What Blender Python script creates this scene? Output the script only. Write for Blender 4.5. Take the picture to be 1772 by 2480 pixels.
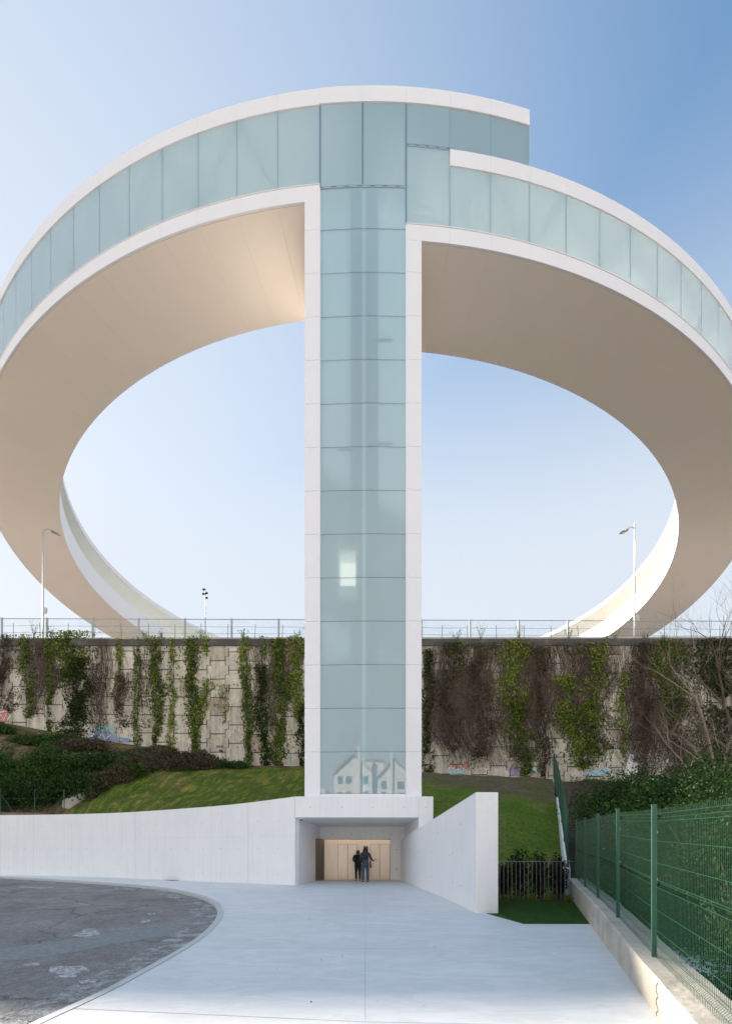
import bpy, bmesh, math, random
import numpy as np
from mathutils import Vector, Matrix
for o in list(bpy.data.objects): bpy.data.objects.remove(o)
S = bpy.context.scene
C = S.collection
rnd = random.Random(7)
R_ = math.radians
EYE = 1.71
F = 1255.0

# ------------------------------------------------------------------ camera, sky, sun, exposure
cam = bpy.data.objects.new('camera', bpy.data.cameras.new('camera')); C.objects.link(cam)
cam.location = (0, 0, EYE); cam.rotation_euler = (R_(90), 0, 0)
cam.data.sensor_fit = 'VERTICAL'; cam.data.sensor_height = 36; cam.data.lens = F/2480*36
cam.data.shift_y = 810/2480; cam.data.clip_start = .1; cam.data.clip_end = 3000
S.camera = cam
SUN_EL, SUN_AZ = 19.36, -47.0        # azimuth measured clockwise from +Y
SKY_G, SKY_K, SKY_H = .76, .46, .93
w = bpy.data.worlds.new('World'); S.world = w; w.use_nodes = True
wn = w.node_tree; wn.nodes.clear()
sky = wn.nodes.new('ShaderNodeTexSky'); sky.sky_type = 'NISHITA'; sky.sun_disc = False
sky.sun_elevation = R_(SUN_EL); sky.sun_rotation = R_(SUN_AZ)
sky.air_density = 1.0; sky.dust_density = .8; sky.ozone_density = 1.4; sky.altitude = 50
bg = wn.nodes.new('ShaderNodeBackground'); bg.inputs['Strength'].default_value = .15
wo = wn.nodes.new('ShaderNodeOutputWorld')
EXPO = 1.85
dsp = .15*2**EXPO                    # sky value to picture value
def wnode(t, **kw):
    n = wn.nodes.new(t)
    for k, v in kw.items(): setattr(n, k, v)
    return n
def scale(sock, f):
    n = wnode('ShaderNodeVectorMath', operation='SCALE'); wn.links.new(sock, n.inputs[0]); n.inputs['Scale'].default_value = f; return n.outputs[0]
gam = wnode('ShaderNodeGamma'); gam.inputs[1].default_value = SKY_G
hsv = wnode('ShaderNodeHueSaturation'); hsv.inputs['Saturation'].default_value = 1.25; wn.links.new(sky.outputs[0], hsv.inputs['Color'])
wn.links.new(scale(hsv.outputs[0], dsp*SKY_K), gam.inputs[0])      # softer contrast between the sun side and the far side
wtc = wnode('ShaderNodeTexCoord'); wsx = wnode('ShaderNodeSeparateXYZ'); wn.links.new(wtc.outputs['Generated'], wsx.inputs[0])
wmr = wnode('ShaderNodeMapRange', interpolation_type='SMOOTHSTEP'); wn.links.new(wsx.outputs[2], wmr.inputs[0])   # thin milky air towards the horizon
wmr.inputs[1].default_value = .84; wmr.inputs[2].default_value = .44; wmr.inputs[3].default_value = 0; wmr.inputs[4].default_value = SKY_H
sdot = wnode('ShaderNodeVectorMath', operation='DOT_PRODUCT'); wn.links.new(wtc.outputs['Generated'], sdot.inputs[0])    # whiter air towards the sun
sdot.inputs[1].default_value = (math.sin(R_(SUN_AZ))*math.cos(R_(SUN_EL)), math.cos(R_(SUN_AZ))*math.cos(R_(SUN_EL)), math.sin(R_(SUN_EL)))
smr = wnode('ShaderNodeMapRange', interpolation_type='SMOOTHSTEP'); wn.links.new(sdot.outputs['Value'], smr.inputs[0]); smr.inputs[1].default_value = .25; smr.inputs[2].default_value = 1.1; smr.inputs[3].default_value = 0; smr.inputs[4].default_value = .9
smx = wnode('ShaderNodeMath', operation='MAXIMUM'); wn.links.new(wmr.outputs[0], smx.inputs[0]); wn.links.new(smr.outputs[0], smx.inputs[1])
wmx = wnode('ShaderNodeMix', data_type='RGBA'); wn.links.new(smx.outputs[0], wmx.inputs[0]); wn.links.new(gam.outputs[0], wmx.inputs[6]); wmx.inputs[7].default_value = (.78, .85, .93, 1)
# extra sky brightness added overhead and behind the viewer, unseen fill for shaded surfaces
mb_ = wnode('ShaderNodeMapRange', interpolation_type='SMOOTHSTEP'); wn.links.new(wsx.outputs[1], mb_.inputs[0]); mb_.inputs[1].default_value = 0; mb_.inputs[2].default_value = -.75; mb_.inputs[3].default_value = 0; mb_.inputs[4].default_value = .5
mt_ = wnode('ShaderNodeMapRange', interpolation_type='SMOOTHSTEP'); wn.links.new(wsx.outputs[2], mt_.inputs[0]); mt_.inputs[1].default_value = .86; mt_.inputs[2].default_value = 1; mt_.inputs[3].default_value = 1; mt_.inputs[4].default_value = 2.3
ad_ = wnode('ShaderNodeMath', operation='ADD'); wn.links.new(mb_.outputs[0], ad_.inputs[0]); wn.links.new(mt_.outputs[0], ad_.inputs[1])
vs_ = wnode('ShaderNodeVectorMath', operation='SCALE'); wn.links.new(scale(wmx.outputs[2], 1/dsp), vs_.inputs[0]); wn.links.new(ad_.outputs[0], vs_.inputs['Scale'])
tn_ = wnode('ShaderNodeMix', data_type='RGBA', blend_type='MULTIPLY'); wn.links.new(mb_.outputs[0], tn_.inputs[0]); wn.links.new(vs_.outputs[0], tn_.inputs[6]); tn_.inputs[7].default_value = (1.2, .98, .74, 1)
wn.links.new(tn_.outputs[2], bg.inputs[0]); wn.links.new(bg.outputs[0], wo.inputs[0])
sun = bpy.data.objects.new('sun', bpy.data.lights.new('sun', 'SUN')); C.objects.link(sun)
sun.data.energy = 3.6; sun.data.angle = R_(1.0); sun.data.color = (1, .86, .71)
sd = Vector((math.sin(R_(SUN_AZ))*math.cos(R_(SUN_EL)), math.cos(R_(SUN_AZ))*math.cos(R_(SUN_EL)), math.sin(R_(SUN_EL))))
sun.rotation_euler = sd.to_track_quat('Z', 'Y').to_euler()
S.view_settings.view_transform = 'Standard'; S.view_settings.look = 'None'
S.view_settings.exposure = EXPO; S.view_settings.gamma = 1
S.cycles.max_bounces = 10; S.cycles.diffuse_bounces = 5; S.cycles.transparent_max_bounces = 24
S.cycles.sample_clamp_indirect = 6

# ------------------------------------------------------------------ helpers
def tag(o, label=None, cat=None, group=None, kind=None):
    if label: o['label'] = label
    if cat: o['category'] = cat
    if group: o['group'] = group
    if kind: o['kind'] = kind
    return o
def empty(name, loc=(0,0,0), label=None, cat=None, group=None, rz=0):
    o = bpy.data.objects.new(name, None); C.objects.link(o); o.location = loc; o.rotation_euler = (0,0,rz)
    o.empty_display_size = .3
    return tag(o, label, cat, group)
def mesh(name, V, Fc, mat, parent=None, smooth=False, local=False, mats=None, fm=None):
    """V in world coordinates unless local"""
    me = bpy.data.meshes.new(name)
    V = np.asarray(V, dtype=float).reshape(-1,3)
    if parent is not None and not local: V = V - np.array(parent.location)
    me.from_pydata(V.tolist(), [], [tuple(f) for f in Fc])
    for m in (mats or [mat]): me.materials.append(m)
    if fm is not None: me.polygons.foreach_set('material_index', fm)
    if smooth: me.polygons.foreach_set('use_smooth', [True]*len(me.polygons))
    me.update()
    o = bpy.data.objects.new(name, me); C.objects.link(o)
    if parent is not None: o.parent = parent
    return o
def link_copy(o, parent, loc=None, rot=None, label=None):
    c = o.copy(); C.objects.link(c); c.parent = parent
    if loc is not None: c.location = loc
    if rot is not None: c.rotation_euler = rot
    if label: c['label'] = label
    return c
class MB:
    def __init__(s): s.v=[]; s.f=[]; s.m=[]; s.cm=0
    def add(s, V, Fc):
        n=len(s.v); s.v += [tuple(p) for p in V]; s.f += [tuple(i+n for i in f) for f in Fc]; s.m += [s.cm]*len(Fc)
    def box(s, a, b):
        (x0,y0,z0),(x1,y1,z1)=a,b
        s.add([(x0,y0,z0),(x1,y0,z0),(x1,y1,z0),(x0,y1,z0),(x0,y0,z1),(x1,y0,z1),(x1,y1,z1),(x0,y1,z1)],
              [(0,3,2,1),(4,5,6,7),(0,1,5,4),(1,2,6,5),(2,3,7,6),(3,0,4,7)])
    def prism(s, poly, z0, z1):     # poly CCW list of (x,y); z1 may be list
        n=len(poly); zz0 = z0 if hasattr(z0,'__len__') else [z0]*n; zz1 = z1 if hasattr(z1,'__len__') else [z1]*n
        V=[(p[0],p[1],zz0[i]) for i,p in enumerate(poly)]+[(p[0],p[1],zz1[i]) for i,p in enumerate(poly)]
        Fc=[tuple(range(n-1,-1,-1)), tuple(range(n,2*n))]+[(i,(i+1)%n,n+(i+1)%n,n+i) for i in range(n)]
        s.add(V,Fc)
    def tube(s, pts, rad, n=6, cap=True):
        pts=[Vector(p) for p in pts]; k=len(pts)
        rads = rad if hasattr(rad,'__len__') else [rad]*k
        V=[]; up=None
        for i,p in enumerate(pts):
            t=(pts[min(i+1,k-1)]-pts[max(i-1,0)]).normalized()
            if up is None: up = Vector((0,0,1)) if abs(t.z)<.9 else Vector((1,0,0))
            a=t.cross(up)
            if a.length<1e-4: a=t.cross(Vector((.3,.9,.1)))
            a.normalize(); b=a.cross(t).normalized(); up=b
            for j in range(n):
                q=2*math.pi*(j+.5)/n; V.append(p+(a*math.cos(q)+b*math.sin(q))*rads[i])
        Fc=[(i*n+j,i*n+(j+1)%n,(i+1)*n+(j+1)%n,(i+1)*n+j) for i in range(k-1) for j in range(n)]
        if cap: Fc += [tuple(range(n-1,-1,-1)), tuple(range((k-1)*n,k*n))]
        s.add(V,Fc)
    def ell(s, c, r, n=12, k=8):
        V=[(c[0],c[1],c[2]-r[2])]
        for i in range(1,k):
            t=math.pi*i/k
            for j in range(n): V.append((c[0]+r[0]*math.sin(t)*math.cos(2*math.pi*j/n), c[1]+r[1]*math.sin(t)*math.sin(2*math.pi*j/n), c[2]-r[2]*math.cos(t)))
        V.append((c[0],c[1],c[2]+r[2])); L=len(V)-1
        Fc=[(0,1+(j+1)%n,1+j) for j in range(n)]
        for i in range(k-2):
            for j in range(n): Fc.append((1+i*n+j,1+i*n+(j+1)%n,1+(i+1)*n+(j+1)%n,1+(i+1)*n+j))
        Fc += [(L,1+(k-2)*n+j,1+(k-2)*n+(j+1)%n) for j in range(n)]
        s.add(V,Fc)
    def build(s, name, mat, parent=None, smooth=False, local=False, mats=None):
        return mesh(name, s.v, s.f, mat, parent, smooth, local, mats, s.m if mats else None)
def bevel(o, wd=.01, seg=2):
    m=o.modifiers.new('bevel','BEVEL'); m.width=wd; m.segments=seg; m.limit_method='ANGLE'; return o

# ------------------------------------------------------------------ materials
def nmat(name):
    m=bpy.data.materials.new(name); m.use_nodes=True; nt=m.node_tree; nt.nodes.clear()
    out=nt.nodes.new('ShaderNodeOutputMaterial'); return m,nt,out
def N(nt, t, **kw):
    n=nt.nodes.new('ShaderNode'+t)
    for k,v in kw.items():
        if k in n.inputs: n.inputs[k].default_value=v
        else: setattr(n,k,v)
    return n
def ramp(nt, fac, stops):
    r=N(nt,'ValToRGB'); e=r.color_ramp.elements
    while len(e)<len(stops): e.new(.5)
    for i,(p,c) in enumerate(stops):
        e[i].position=p; e[i].color=(*c,1) if len(c)==3 else c
    nt.links.new(fac,r.inputs[0]); return r.outputs[0]
def noise(nt, scale, detail=5, rough=.55, vec=(1,1,1), dist=0, coord='Object'):
    tc=N(nt,'TexCoord'); mp=N(nt,'Mapping'); mp.inputs['Scale'].default_value=vec
    nt.links.new(tc.outputs[coord],mp.inputs[0])
    n=N(nt,'TexNoise',Scale=scale,Detail=detail,Roughness=rough,Distortion=dist); nt.links.new(mp.outputs[0],n.inputs[0]); return n.outputs[0]
def mixc(nt, fac, a, b, bt='MIX'):
    m=N(nt,'Mix',data_type='RGBA',blend_type=bt)
    for sck,v in ((m.inputs[0],fac),(m.inputs[6],a),(m.inputs[7],b)):
        if isinstance(v,(int,float)): sck.default_value=v
        elif isinstance(v,tuple): sck.default_value=(*v,1) if len(v)==3 else v
        else: nt.links.new(v,sck)
    return m.outputs[2]
def pmat(name, col, rough=.6, metal=0, spec=.5, var=None, bump=None, coat=0):
    """col colour; var=(scale, colour2, lo, hi, vec); bump=(scale,strength,dist)"""
    m,nt,out=nmat(name); b=N(nt,'BsdfPrincipled',Roughness=rough,Metallic=metal)
    b.inputs['Specular IOR Level'].default_value=spec; b.inputs['Base Color'].default_value=(*col,1)
    if coat: b.inputs['Coat Weight'].default_value=coat; b.inputs['Coat Roughness'].default_value=.15
    if var:
        n=noise(nt,var[0],6,.6,var[4] if len(var)>4 else (1,1,1))
        nt.links.new(ramp(nt,n,[(var[2],col),(var[3],var[1])]),b.inputs['Base Color'])
    if bump:
        n=noise(nt,bump[0],6,.6); bp=N(nt,'Bump',Strength=bump[1],Distance=bump[2]); nt.links.new(n,bp.inputs['Height']); nt.links.new(bp.outputs[0],b.inputs['Normal'])
    nt.links.new(b.outputs[0],out.inputs[0]); return m
def leafmat(name, stops, trans=.25):
    m,nt,out=nmat(name); g=N(nt,'NewGeometry')
    n=noise(nt,.55,3,.5)
    mth=N(nt,'Math',operation='MULTIPLY_ADD'); nt.links.new(g.outputs['Random Per Island'],mth.inputs[0]); mth.inputs[1].default_value=.6
    m2=N(nt,'Math',operation='MULTIPLY'); nt.links.new(n,m2.inputs[0]); m2.inputs[1].default_value=.5; nt.links.new(m2.outputs[0],mth.inputs[2])
    c=ramp(nt,mth.outputs[0],stops)
    b=N(nt,'BsdfPrincipled',Roughness=.75); nt.links.new(c,b.inputs['Base Color']); b.inputs['Specular IOR Level'].default_value=.15
    t=N(nt,'BsdfTranslucent'); nt.links.new(c,t.inputs[0]); mx=N(nt,'MixShader'); mx.inputs[0].default_value=trans
    nt.links.new(b.outputs[0],mx.inputs[1]); nt.links.new(t.outputs[0],mx.inputs[2]); nt.links.new(mx.outputs[0],out.inputs[0]); return m
def glassmat(name, col, clear, trl, tcol, gcol=(1,1,1), ior=1.5, rblur=.5):
    m,nt,out=nmat(name)
    d=N(nt,'BsdfDiffuse'); n=noise(nt,.5,3,.5,(1,1,.6))
    nt.links.new(ramp(nt,n,[(.3,tuple(c*.95 for c in col)),(.7,col)]),d.inputs[0])
    t=N(nt,'BsdfTranslucent'); t.inputs[0].default_value=(*tcol,1)
    m1=N(nt,'MixShader'); m1.inputs[0].default_value=trl; nt.links.new(d.outputs[0],m1.inputs[1]); nt.links.new(t.outputs[0],m1.inputs[2])
    tr=N(nt,'BsdfRefraction',IOR=1.12,Roughness=rblur); tr.inputs[0].default_value=(*gcol,1)
    m2=N(nt,'MixShader'); m2.inputs[0].default_value=clear; nt.links.new(m1.outputs[0],m2.inputs[1]); nt.links.new(tr.outputs[0],m2.inputs[2])
    
    if ior is None:
        nt.links.new(m2.outputs[0],out.inputs[0]); return m
    fr=N(nt,'Fresnel',IOR=ior); gl=N(nt,'BsdfGlossy'); gl.inputs['Roughness'].default_value=.012
    gb=N(nt,'Bump',Strength=.05,Distance=.03); nt.links.new(noise(nt,.9,2,.5),gb.inputs['Height']); nt.links.new(gb.outputs[0],gl.inputs['Normal'])
    fm=N(nt,'Math',operation='MULTIPLY_ADD'); nt.links.new(fr.outputs[0],fm.inputs[0]); fm.inputs[1].default_value=1.0; fm.inputs[2].default_value=.08
    m3=N(nt,'MixShader'); nt.links.new(fm.outputs[0],m3.inputs[0]); nt.links.new(m2.outputs[0],m3.inputs[1]); nt.links.new(gl.outputs[0],m3.inputs[2])
    nt.links.new(m3.outputs[0],out.inputs[0]); return m
M={}
M['panel']=pmat('white_panel',(.86,.85,.875),.45,var=(.35,(.835,.83,.855),.35,.7))
M['panel_back']=pmat('panel_joint',(.60,.60,.64),.7)
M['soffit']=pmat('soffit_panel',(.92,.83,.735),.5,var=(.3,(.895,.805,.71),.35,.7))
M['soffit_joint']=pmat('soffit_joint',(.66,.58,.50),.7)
M['glass']=glassmat('frosted_glass',(.56,.79,.87),.10,.52,(.82,.95,.97))
M['glass_tower']=glassmat('tower_glass',(.66,.90,.98),.32,.42,(.76,.93,.97),(.80,.94,1),rblur=.45)
M['glass_inner']=glassmat('inner_glass',(.94,.93,.84),.14,.68,(1.0,.985,.90),ior=None)
M['mullion']=pmat('mullion',(.34,.47,.55),.4,.1)
M['steel_in']=pmat('interior_steel',(.85,.90,.92),.5)
M['rail_blue']=pmat('rail_steel',(.10,.18,.25),.5,.1)
M['dark']=pmat('dark',(.03,.03,.035),.6)
def concrete_white():
    m,nt,out=nmat('white_concrete'); b=N(nt,'BsdfPrincipled',Roughness=.62)
    a=ramp(nt,noise(nt,.45,7,.65),[(.3,(.90,.89,.90)),(.7,(.84,.84,.855))])
    s=ramp(nt,noise(nt,1.1,6,.7,(6,6,.35)),[(.42,(1,1,1)),(.6,(.965,.968,.972)),(.72,(.91,.915,.925))])
    c=mixc(nt,1.0,a,s,'MULTIPLY'); f=ramp(nt,noise(nt,9,4,.7),[(.3,(1,1,1)),(.8,(.965,.965,.965))]); c=mixc(nt,1.0,c,f,'MULTIPLY')
    nt.links.new(c,b.inputs['Base Color'])
    bp=N(nt,'Bump',Strength=.25,Distance=.02); nt.links.new(noise(nt,6,8,.7),bp.inputs['Height']); nt.links.new(bp.outputs[0],b.inputs['Normal'])
    nt.links.new(b.outputs[0],out.inputs[0]); return m
M['conc']=concrete_white()
M['conc_joint']=pmat('concrete_joint',(.62,.63,.65),.8)
M['tie']=pmat('tie_hole',(.30,.31,.33),.8)
def plaza_mat():
    m,nt,out=nmat('plaza_concrete'); b=N(nt,'BsdfPrincipled',Roughness=.55)
    a=ramp(nt,noise(nt,.35,8,.65,dist=.6),[(.28,(.68,.69,.695)),(.52,(.74,.75,.755)),(.75,(.80,.80,.80))])
    f=ramp(nt,noise(nt,3.5,8,.75,(1,2.2,1)),[(.3,(1.0,1.0,1.0)),(.8,(.91,.915,.92))]); c=mixc(nt,1.0,a,f,'MULTIPLY')
    st=ramp(nt,noise(nt,.9,9,.7,(1,2.4,1),1.2),[(.44,(1,1,1)),(.56,(.90,.905,.91)),(.6,(.96,.96,.96)),(.72,(.82,.825,.83))]); c=mixc(nt,1.0,c,st,'MULTIPLY')
    sp=ramp(nt,noise(nt,55,3,.8),[(.68,(1,1,1)),(.74,(.78,.77,.75))]); c=mixc(nt,1.0,c,sp,'MULTIPLY')
    nt.links.new(c,b.inputs['Base Color'])
    bp=N(nt,'Bump',Strength=.2,Distance=.01); nt.links.new(noise(nt,30,6,.7),bp.inputs['Height']); nt.links.new(bp.outputs[0],b.inputs['Normal'])
    nt.links.new(b.outputs[0],out.inputs[0]); return m
M['plaza']=plaza_mat()
def asphalt_mat():
    m,nt,out=nmat('asphalt'); b=N(nt,'BsdfPrincipled',Roughness=.8)
    a=ramp(nt,noise(nt,.5,6,.6,(1,1,1),.8),[(.3,(.155,.148,.145)),(.52,(.225,.215,.21)),(.75,(.31,.295,.285))])
    g=ramp(nt,noise(nt,38,5,.9),[(.32,(.45,.45,.45)),(.5,(1,1,1)),(.72,(1.9,1.85,1.8))]); c=mixc(nt,1.0,a,g,'MULTIPLY')
    h=ramp(nt,noise(nt,7,9,.9),[(.36,(.55,.55,.56)),(.5,(1,1,1)),(.66,(1.45,1.42,1.4))]); c=mixc(nt,1.0,c,h,'MULTIPLY')
    d_=ramp(nt,noise(nt,.9,7,.7,(1,2.6,1),1.5),[(.56,(1,1,1)),(.7,(.6,.6,.62))]); c=mixc(nt,1.0,c,d_,'MULTIPLY')
    # worn pale paint patches
    p=ramp(nt,noise(nt,.75,7,.62,(1,1,1),.4),[(.665,(0,0,0)),(.685,(1,1,1))]); q=ramp(nt,noise(nt,14,6,.8),[(.38,(0,0,0)),(.6,(1,1,1))])
    pm=mixc(nt,1.0,p,q,'MULTIPLY'); c=mixc(nt,pm,c,(.46,.46,.45))
    # cracks
    tc=N(nt,'TexCoord'); nn=N(nt,'TexNoise',Scale=1.3,Detail=6); nt.links.new(tc.outputs['Object'],nn.inputs[0])
    ad=N(nt,'VectorMath',operation='MULTIPLY_ADD'); nt.links.new(nn.outputs['Color'],ad.inputs[0]); ad.inputs[1].default_value=(.7,.7,.7); nt.links.new(tc.outputs['Object'],ad.inputs[2])
    v=N(nt,'TexVoronoi',feature='DISTANCE_TO_EDGE',Scale=.22); nt.links.new(ad.outputs[0],v.inputs[0])
    k=ramp(nt,v.outputs[0],[(.0,(.25,.25,.25)),(.012,(1,1,1))]); c=mixc(nt,.65,c,k,'MULTIPLY')
    nt.links.new(c,b.inputs['Base Color'])
    bp=N(nt,'Bump',Strength=.6,Distance=.012); nt.links.new(noise(nt,22,8,.95),bp.inputs['Height']); nt.links.new(bp.outputs[0],b.inputs['Normal'])
    nt.links.new(b.outputs[0],out.inputs[0]); return m
M['asphalt']=asphalt_mat()
M['asphalt_patch']=pmat('asphalt_patch',(.185,.195,.20),.8,var=(12,(.29,.295,.30),.38,.68),bump=(40,.5,.01))
def worn():
    m,nt,out=nmat('worn_paint'); b=N(nt,'BsdfPrincipled',Roughness=.85); b.inputs['Base Color'].default_value=(.55,.55,.55,1); t=N(nt,'BsdfTransparent')
    f=ramp(nt,noise(nt,9,9,.85),[(.40,(0,0,0)),(.56,(1,1,1))]); mx=N(nt,'MixShader'); nt.links.new(f,mx.inputs[0]); nt.links.new(t.outputs[0],mx.inputs[1]); nt.links.new(b.outputs[0],mx.inputs[2]); nt.links.new(mx.outputs[0],out.inputs[0]); return m
M['paint']=worn()
M['kerb']=pmat('kerb_stone',(.52,.53,.53),.75,var=(1.2,(.40,.41,.40),.5,.8),bump=(12,.4,.02))
M['lowwall']=pmat('rough_concrete',(.52,.48,.41),.85,var=(1.6,(.33,.31,.265),.42,.72),bump=(7,.6,.03))
def grass_mat(name, a, b_, c_, sc):
    m,nt,out=nmat(name); b=N(nt,'BsdfPrincipled',Roughness=.9); b.inputs['Specular IOR Level'].default_value=.15
    n=ramp(nt,noise(nt,sc,7,.65,(1,.7,1),.5),[(.32,a),(.5,b_),(.68,c_)])
    f=ramp(nt,noise(nt,14,6,.85),[(.3,(.45,.45,.45)),(.55,(1,1,1)),(.8,(1.5,1.4,1.2))]); c=mixc(nt,1.0,n,f,'MULTIPLY')
    nt.links.new(c,b.inputs['Base Color'])
    bp=N(nt,'Bump',Strength=1,Distance=.08); nt.links.new(noise(nt,9,8,.8),bp.inputs['Height']); nt.links.new(bp.outputs[0],b.inputs['Normal'])
    nt.links.new(b.outputs[0],out.inputs[0]); return m
M['lawn']=grass_mat('lawn',(.055,.085,.018),(.075,.115,.022),(.15,.125,.055),.35)
M['earth']=grass_mat('earth',(.085,.07,.05),(.12,.095,.065),(.06,.075,.03),.5)
M['turf']=grass_mat('turf',(.035,.085,.02),(.05,.115,.025),(.065,.135,.03),1.5)
def re_wall_mat():
    m,nt,out=nmat('retaining_panels'); b=N(nt,'BsdfPrincipled',Roughness=.85)
    g=N(nt,'NewGeometry'); a=ramp(nt,g.outputs['Random Per Island'],[(0,(.60,.55,.47)),(.4,(.68,.63,.55)),(.8,(.74,.69,.60)),(1,(.55,.47,.39))])
    s=ramp(nt,noise(nt,.9,7,.7,(2.6,1,.28),.3),[(.40,(1,1,1)),(.58,(.74,.72,.69)),(.76,(.32,.30,.29))]); c=mixc(nt,1.0,a,s,'MULTIPLY')
    f=ramp(nt,noise(nt,3.2,7,.75),[(.3,(1.1,1.1,1.1)),(.7,(.72,.72,.7))]); c=mixc(nt,1.0,c,f,'MULTIPLY')
    nt.links.new(c,b.inputs['Base Color'])
    bp=N(nt,'Bump',Strength=.5,Distance=.03); nt.links.new(noise(nt,5,7,.75),bp.inputs['Height']); nt.links.new(bp.outputs[0],b.inputs['Normal'])
    nt.links.new(b.outputs[0],out.inputs[0]); return m
M['rewall']=re_wall_mat()
M['rejoint']=pmat('wall_joint',(.06,.055,.05),.9)
M['cap']=pmat('dark_cap',(.085,.08,.075),.9,var=(1.2,(.15,.14,.13),.45,.7),bump=(6,.6,.04))
M['barrier']=pmat('barrier_concrete',(.50,.48,.45),.8,var=(.8,(.38,.37,.35),.45,.7))
M['galv']=pmat('galvanised',(.36,.38,.40),.45,.6)
M['post_white']=pmat('pale_pole',(.55,.56,.57),.45,.2)
def clearmat():
    m,nt,out=nmat('clear_panel'); d=N(nt,'BsdfDiffuse'); d.inputs[0].default_value=(.7,.75,.78,1); t=N(nt,'BsdfTransparent'); t.inputs[0].default_value=(.95,.97,.98,1)
    f=ramp(nt,noise(nt,.5,6,.7),[(.45,(.04,.04,.04)),(.75,(.3,.3,.3))]); mx=N(nt,'MixShader'); nt.links.new(f,mx.inputs[0]); nt.links.new(t.outputs[0],mx.inputs[1]); nt.links.new(d.outputs[0],mx.inputs[2])
    nt.links.new(mx.outputs[0],out.inputs[0]); return m
M['clear']=clearmat()
M['fence']=pmat('green_paint',(.012,.085,.042),.3,0,.6)
M['fencepost']=pmat('green_post',(.018,.095,.06),.4,0,.5)
M['clip']=pmat('pale_clip',(.42,.66,.52),.5)
M['bark']=pmat('bark',(.11,.085,.065),.9,var=(6,(.18,.14,.105),.4,.7))
M['bark_pale']=pmat('bark_pale',(.36,.27,.19),.85,var=(6,(.22,.17,.125),.4,.7))
M['twig']=pmat('dry_twig',(.085,.062,.047),.95,var=(3,(.15,.11,.085),.4,.7))
M['ivy_mix']=leafmat('ivy_mixed',[(.15,(.02,.04,.01)),(.4,(.045,.085,.018)),(.6,(.10,.16,.028)),(.85,(.28,.33,.04)),(.98,(.42,.38,.05))])
M['ivy_dark']=leafmat('ivy_dark',[(.15,(.009,.02,.006)),(.5,(.022,.042,.011)),(.75,(.045,.075,.017)),(.95,(.10,.12,.025))])
M['ivy_dry']=leafmat('ivy_dry',[(.15,(.03,.023,.017)),(.5,(.06,.045,.032)),(.75,(.05,.055,.022)),(.95,(.12,.09,.06))])
M['ivy_lime']=leafmat('ivy_lime',[(.12,(.03,.055,.012)),(.35,(.075,.13,.022)),(.55,(.20,.28,.035)),(.8,(.38,.43,.05)),(.97,(.52,.47,.06))])
M['bush']=leafmat('bush_leaf',[(.15,(.012,.032,.009)),(.5,(.028,.065,.016)),(.75,(.05,.10,.024)),(.95,(.10,.14,.04))])
M['bush2']=leafmat('bush_leaf_bright',[(.15,(.02,.045,.012)),(.5,(.045,.10,.022)),(.75,(.075,.15,.03)),(.95,(.14,.17,.05))])
M['hedge']=leafmat('hedge_leaf',[(.2,(.008,.014,.007)),(.6,(.018,.028,.012)),(.95,(.04,.05,.02))],.1)
M['sprout']=leafmat('sprout_leaf',[(.2,(.08,.12,.02)),(.6,(.18,.2,.03)),(.95,(.3,.24,.05))])
M['dryheap']=leafmat('dry_heap',[(.15,(.05,.038,.025)),(.5,(.11,.085,.055)),(.8,(.17,.135,.09)),(.97,(.07,.09,.03))])
M['flower']=pmat('white_flower',(.6,.62,.55),.8)
def brushed(name, c0, c1, rough):
    m,nt,out=nmat(name); b=N(nt,'BsdfPrincipled',Roughness=rough,Metallic=.75)
    nt.links.new(ramp(nt,noise(nt,1.5,5,.6,(8,8,.6)),[(.3,c0),(.7,c1)]),b.inputs['Base Color']); nt.links.new(b.outputs[0],out.inputs[0]); return m
M['steel_door']=brushed('brushed_steel',(.60,.53,.46),(.50,.45,.40),.34)
M['steel_frame']=brushed('brushed_steel_frame',(.64,.56,.48),(.56,.50,.43),.38)
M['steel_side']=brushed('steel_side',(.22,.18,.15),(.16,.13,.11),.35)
M['skin']=pmat('skin',(.42,.26,.19),.55)
M['hair']=pmat('black_hair',(.012,.010,.010),.45,var=(18,(.03,.024,.02),.4,.7,(6,6,.6)))
M['black_cloth']=pmat('black_cloth',(.012,.012,.014),.9)
M['denim']=pmat('denim',(.035,.075,.15),.85,var=(6,(.055,.11,.20),.4,.7))
M['leather']=pmat('tan_leather',(.25,.085,.03),.5)
M['shoe']=pmat('dark_shoe',(.02,.02,.022),.6)
def plaid():
    m,nt,out=nmat('plaid_cloth'); b=N(nt,'BsdfPrincipled',Roughness=.85); tc=N(nt,'TexCoord'); sx=N(nt,'SeparateXYZ'); nt.links.new(tc.outputs['Object'],sx.inputs[0]); fs=[]
    for i in (0,2):
        a=N(nt,'Math',operation='MULTIPLY'); a.inputs[1].default_value=1/.062; nt.links.new(sx.outputs[i],a.inputs[0])
        f=N(nt,'Math',operation='FRACT'); nt.links.new(a.outputs[0],f.inputs[0]); l=N(nt,'Math',operation='LESS_THAN'); l.inputs[1].default_value=.3; nt.links.new(f.outputs[0],l.inputs[0]); fs.append(l.outputs[0])
    mx=N(nt,'Math',operation='ADD'); nt.links.new(fs[0],mx.inputs[0]); nt.links.new(fs[1],mx.inputs[1])
    h=N(nt,'Math',operation='MULTIPLY'); h.inputs[1].default_value=.5; nt.links.new(mx.outputs[0],h.inputs[0])
    nt.links.new(ramp(nt,h.outputs[0],[(0,(.006,.01,.03)),(.5,(.035,.05,.09)),(1,(.45,.5,.56))]),b.inputs['Base Color']); nt.links.new(b.outputs[0],out.inputs[0]); return m
M['plaid']=plaid()
M['render_white']=pmat('house_render',(.78,.74,.68),.8)
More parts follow.
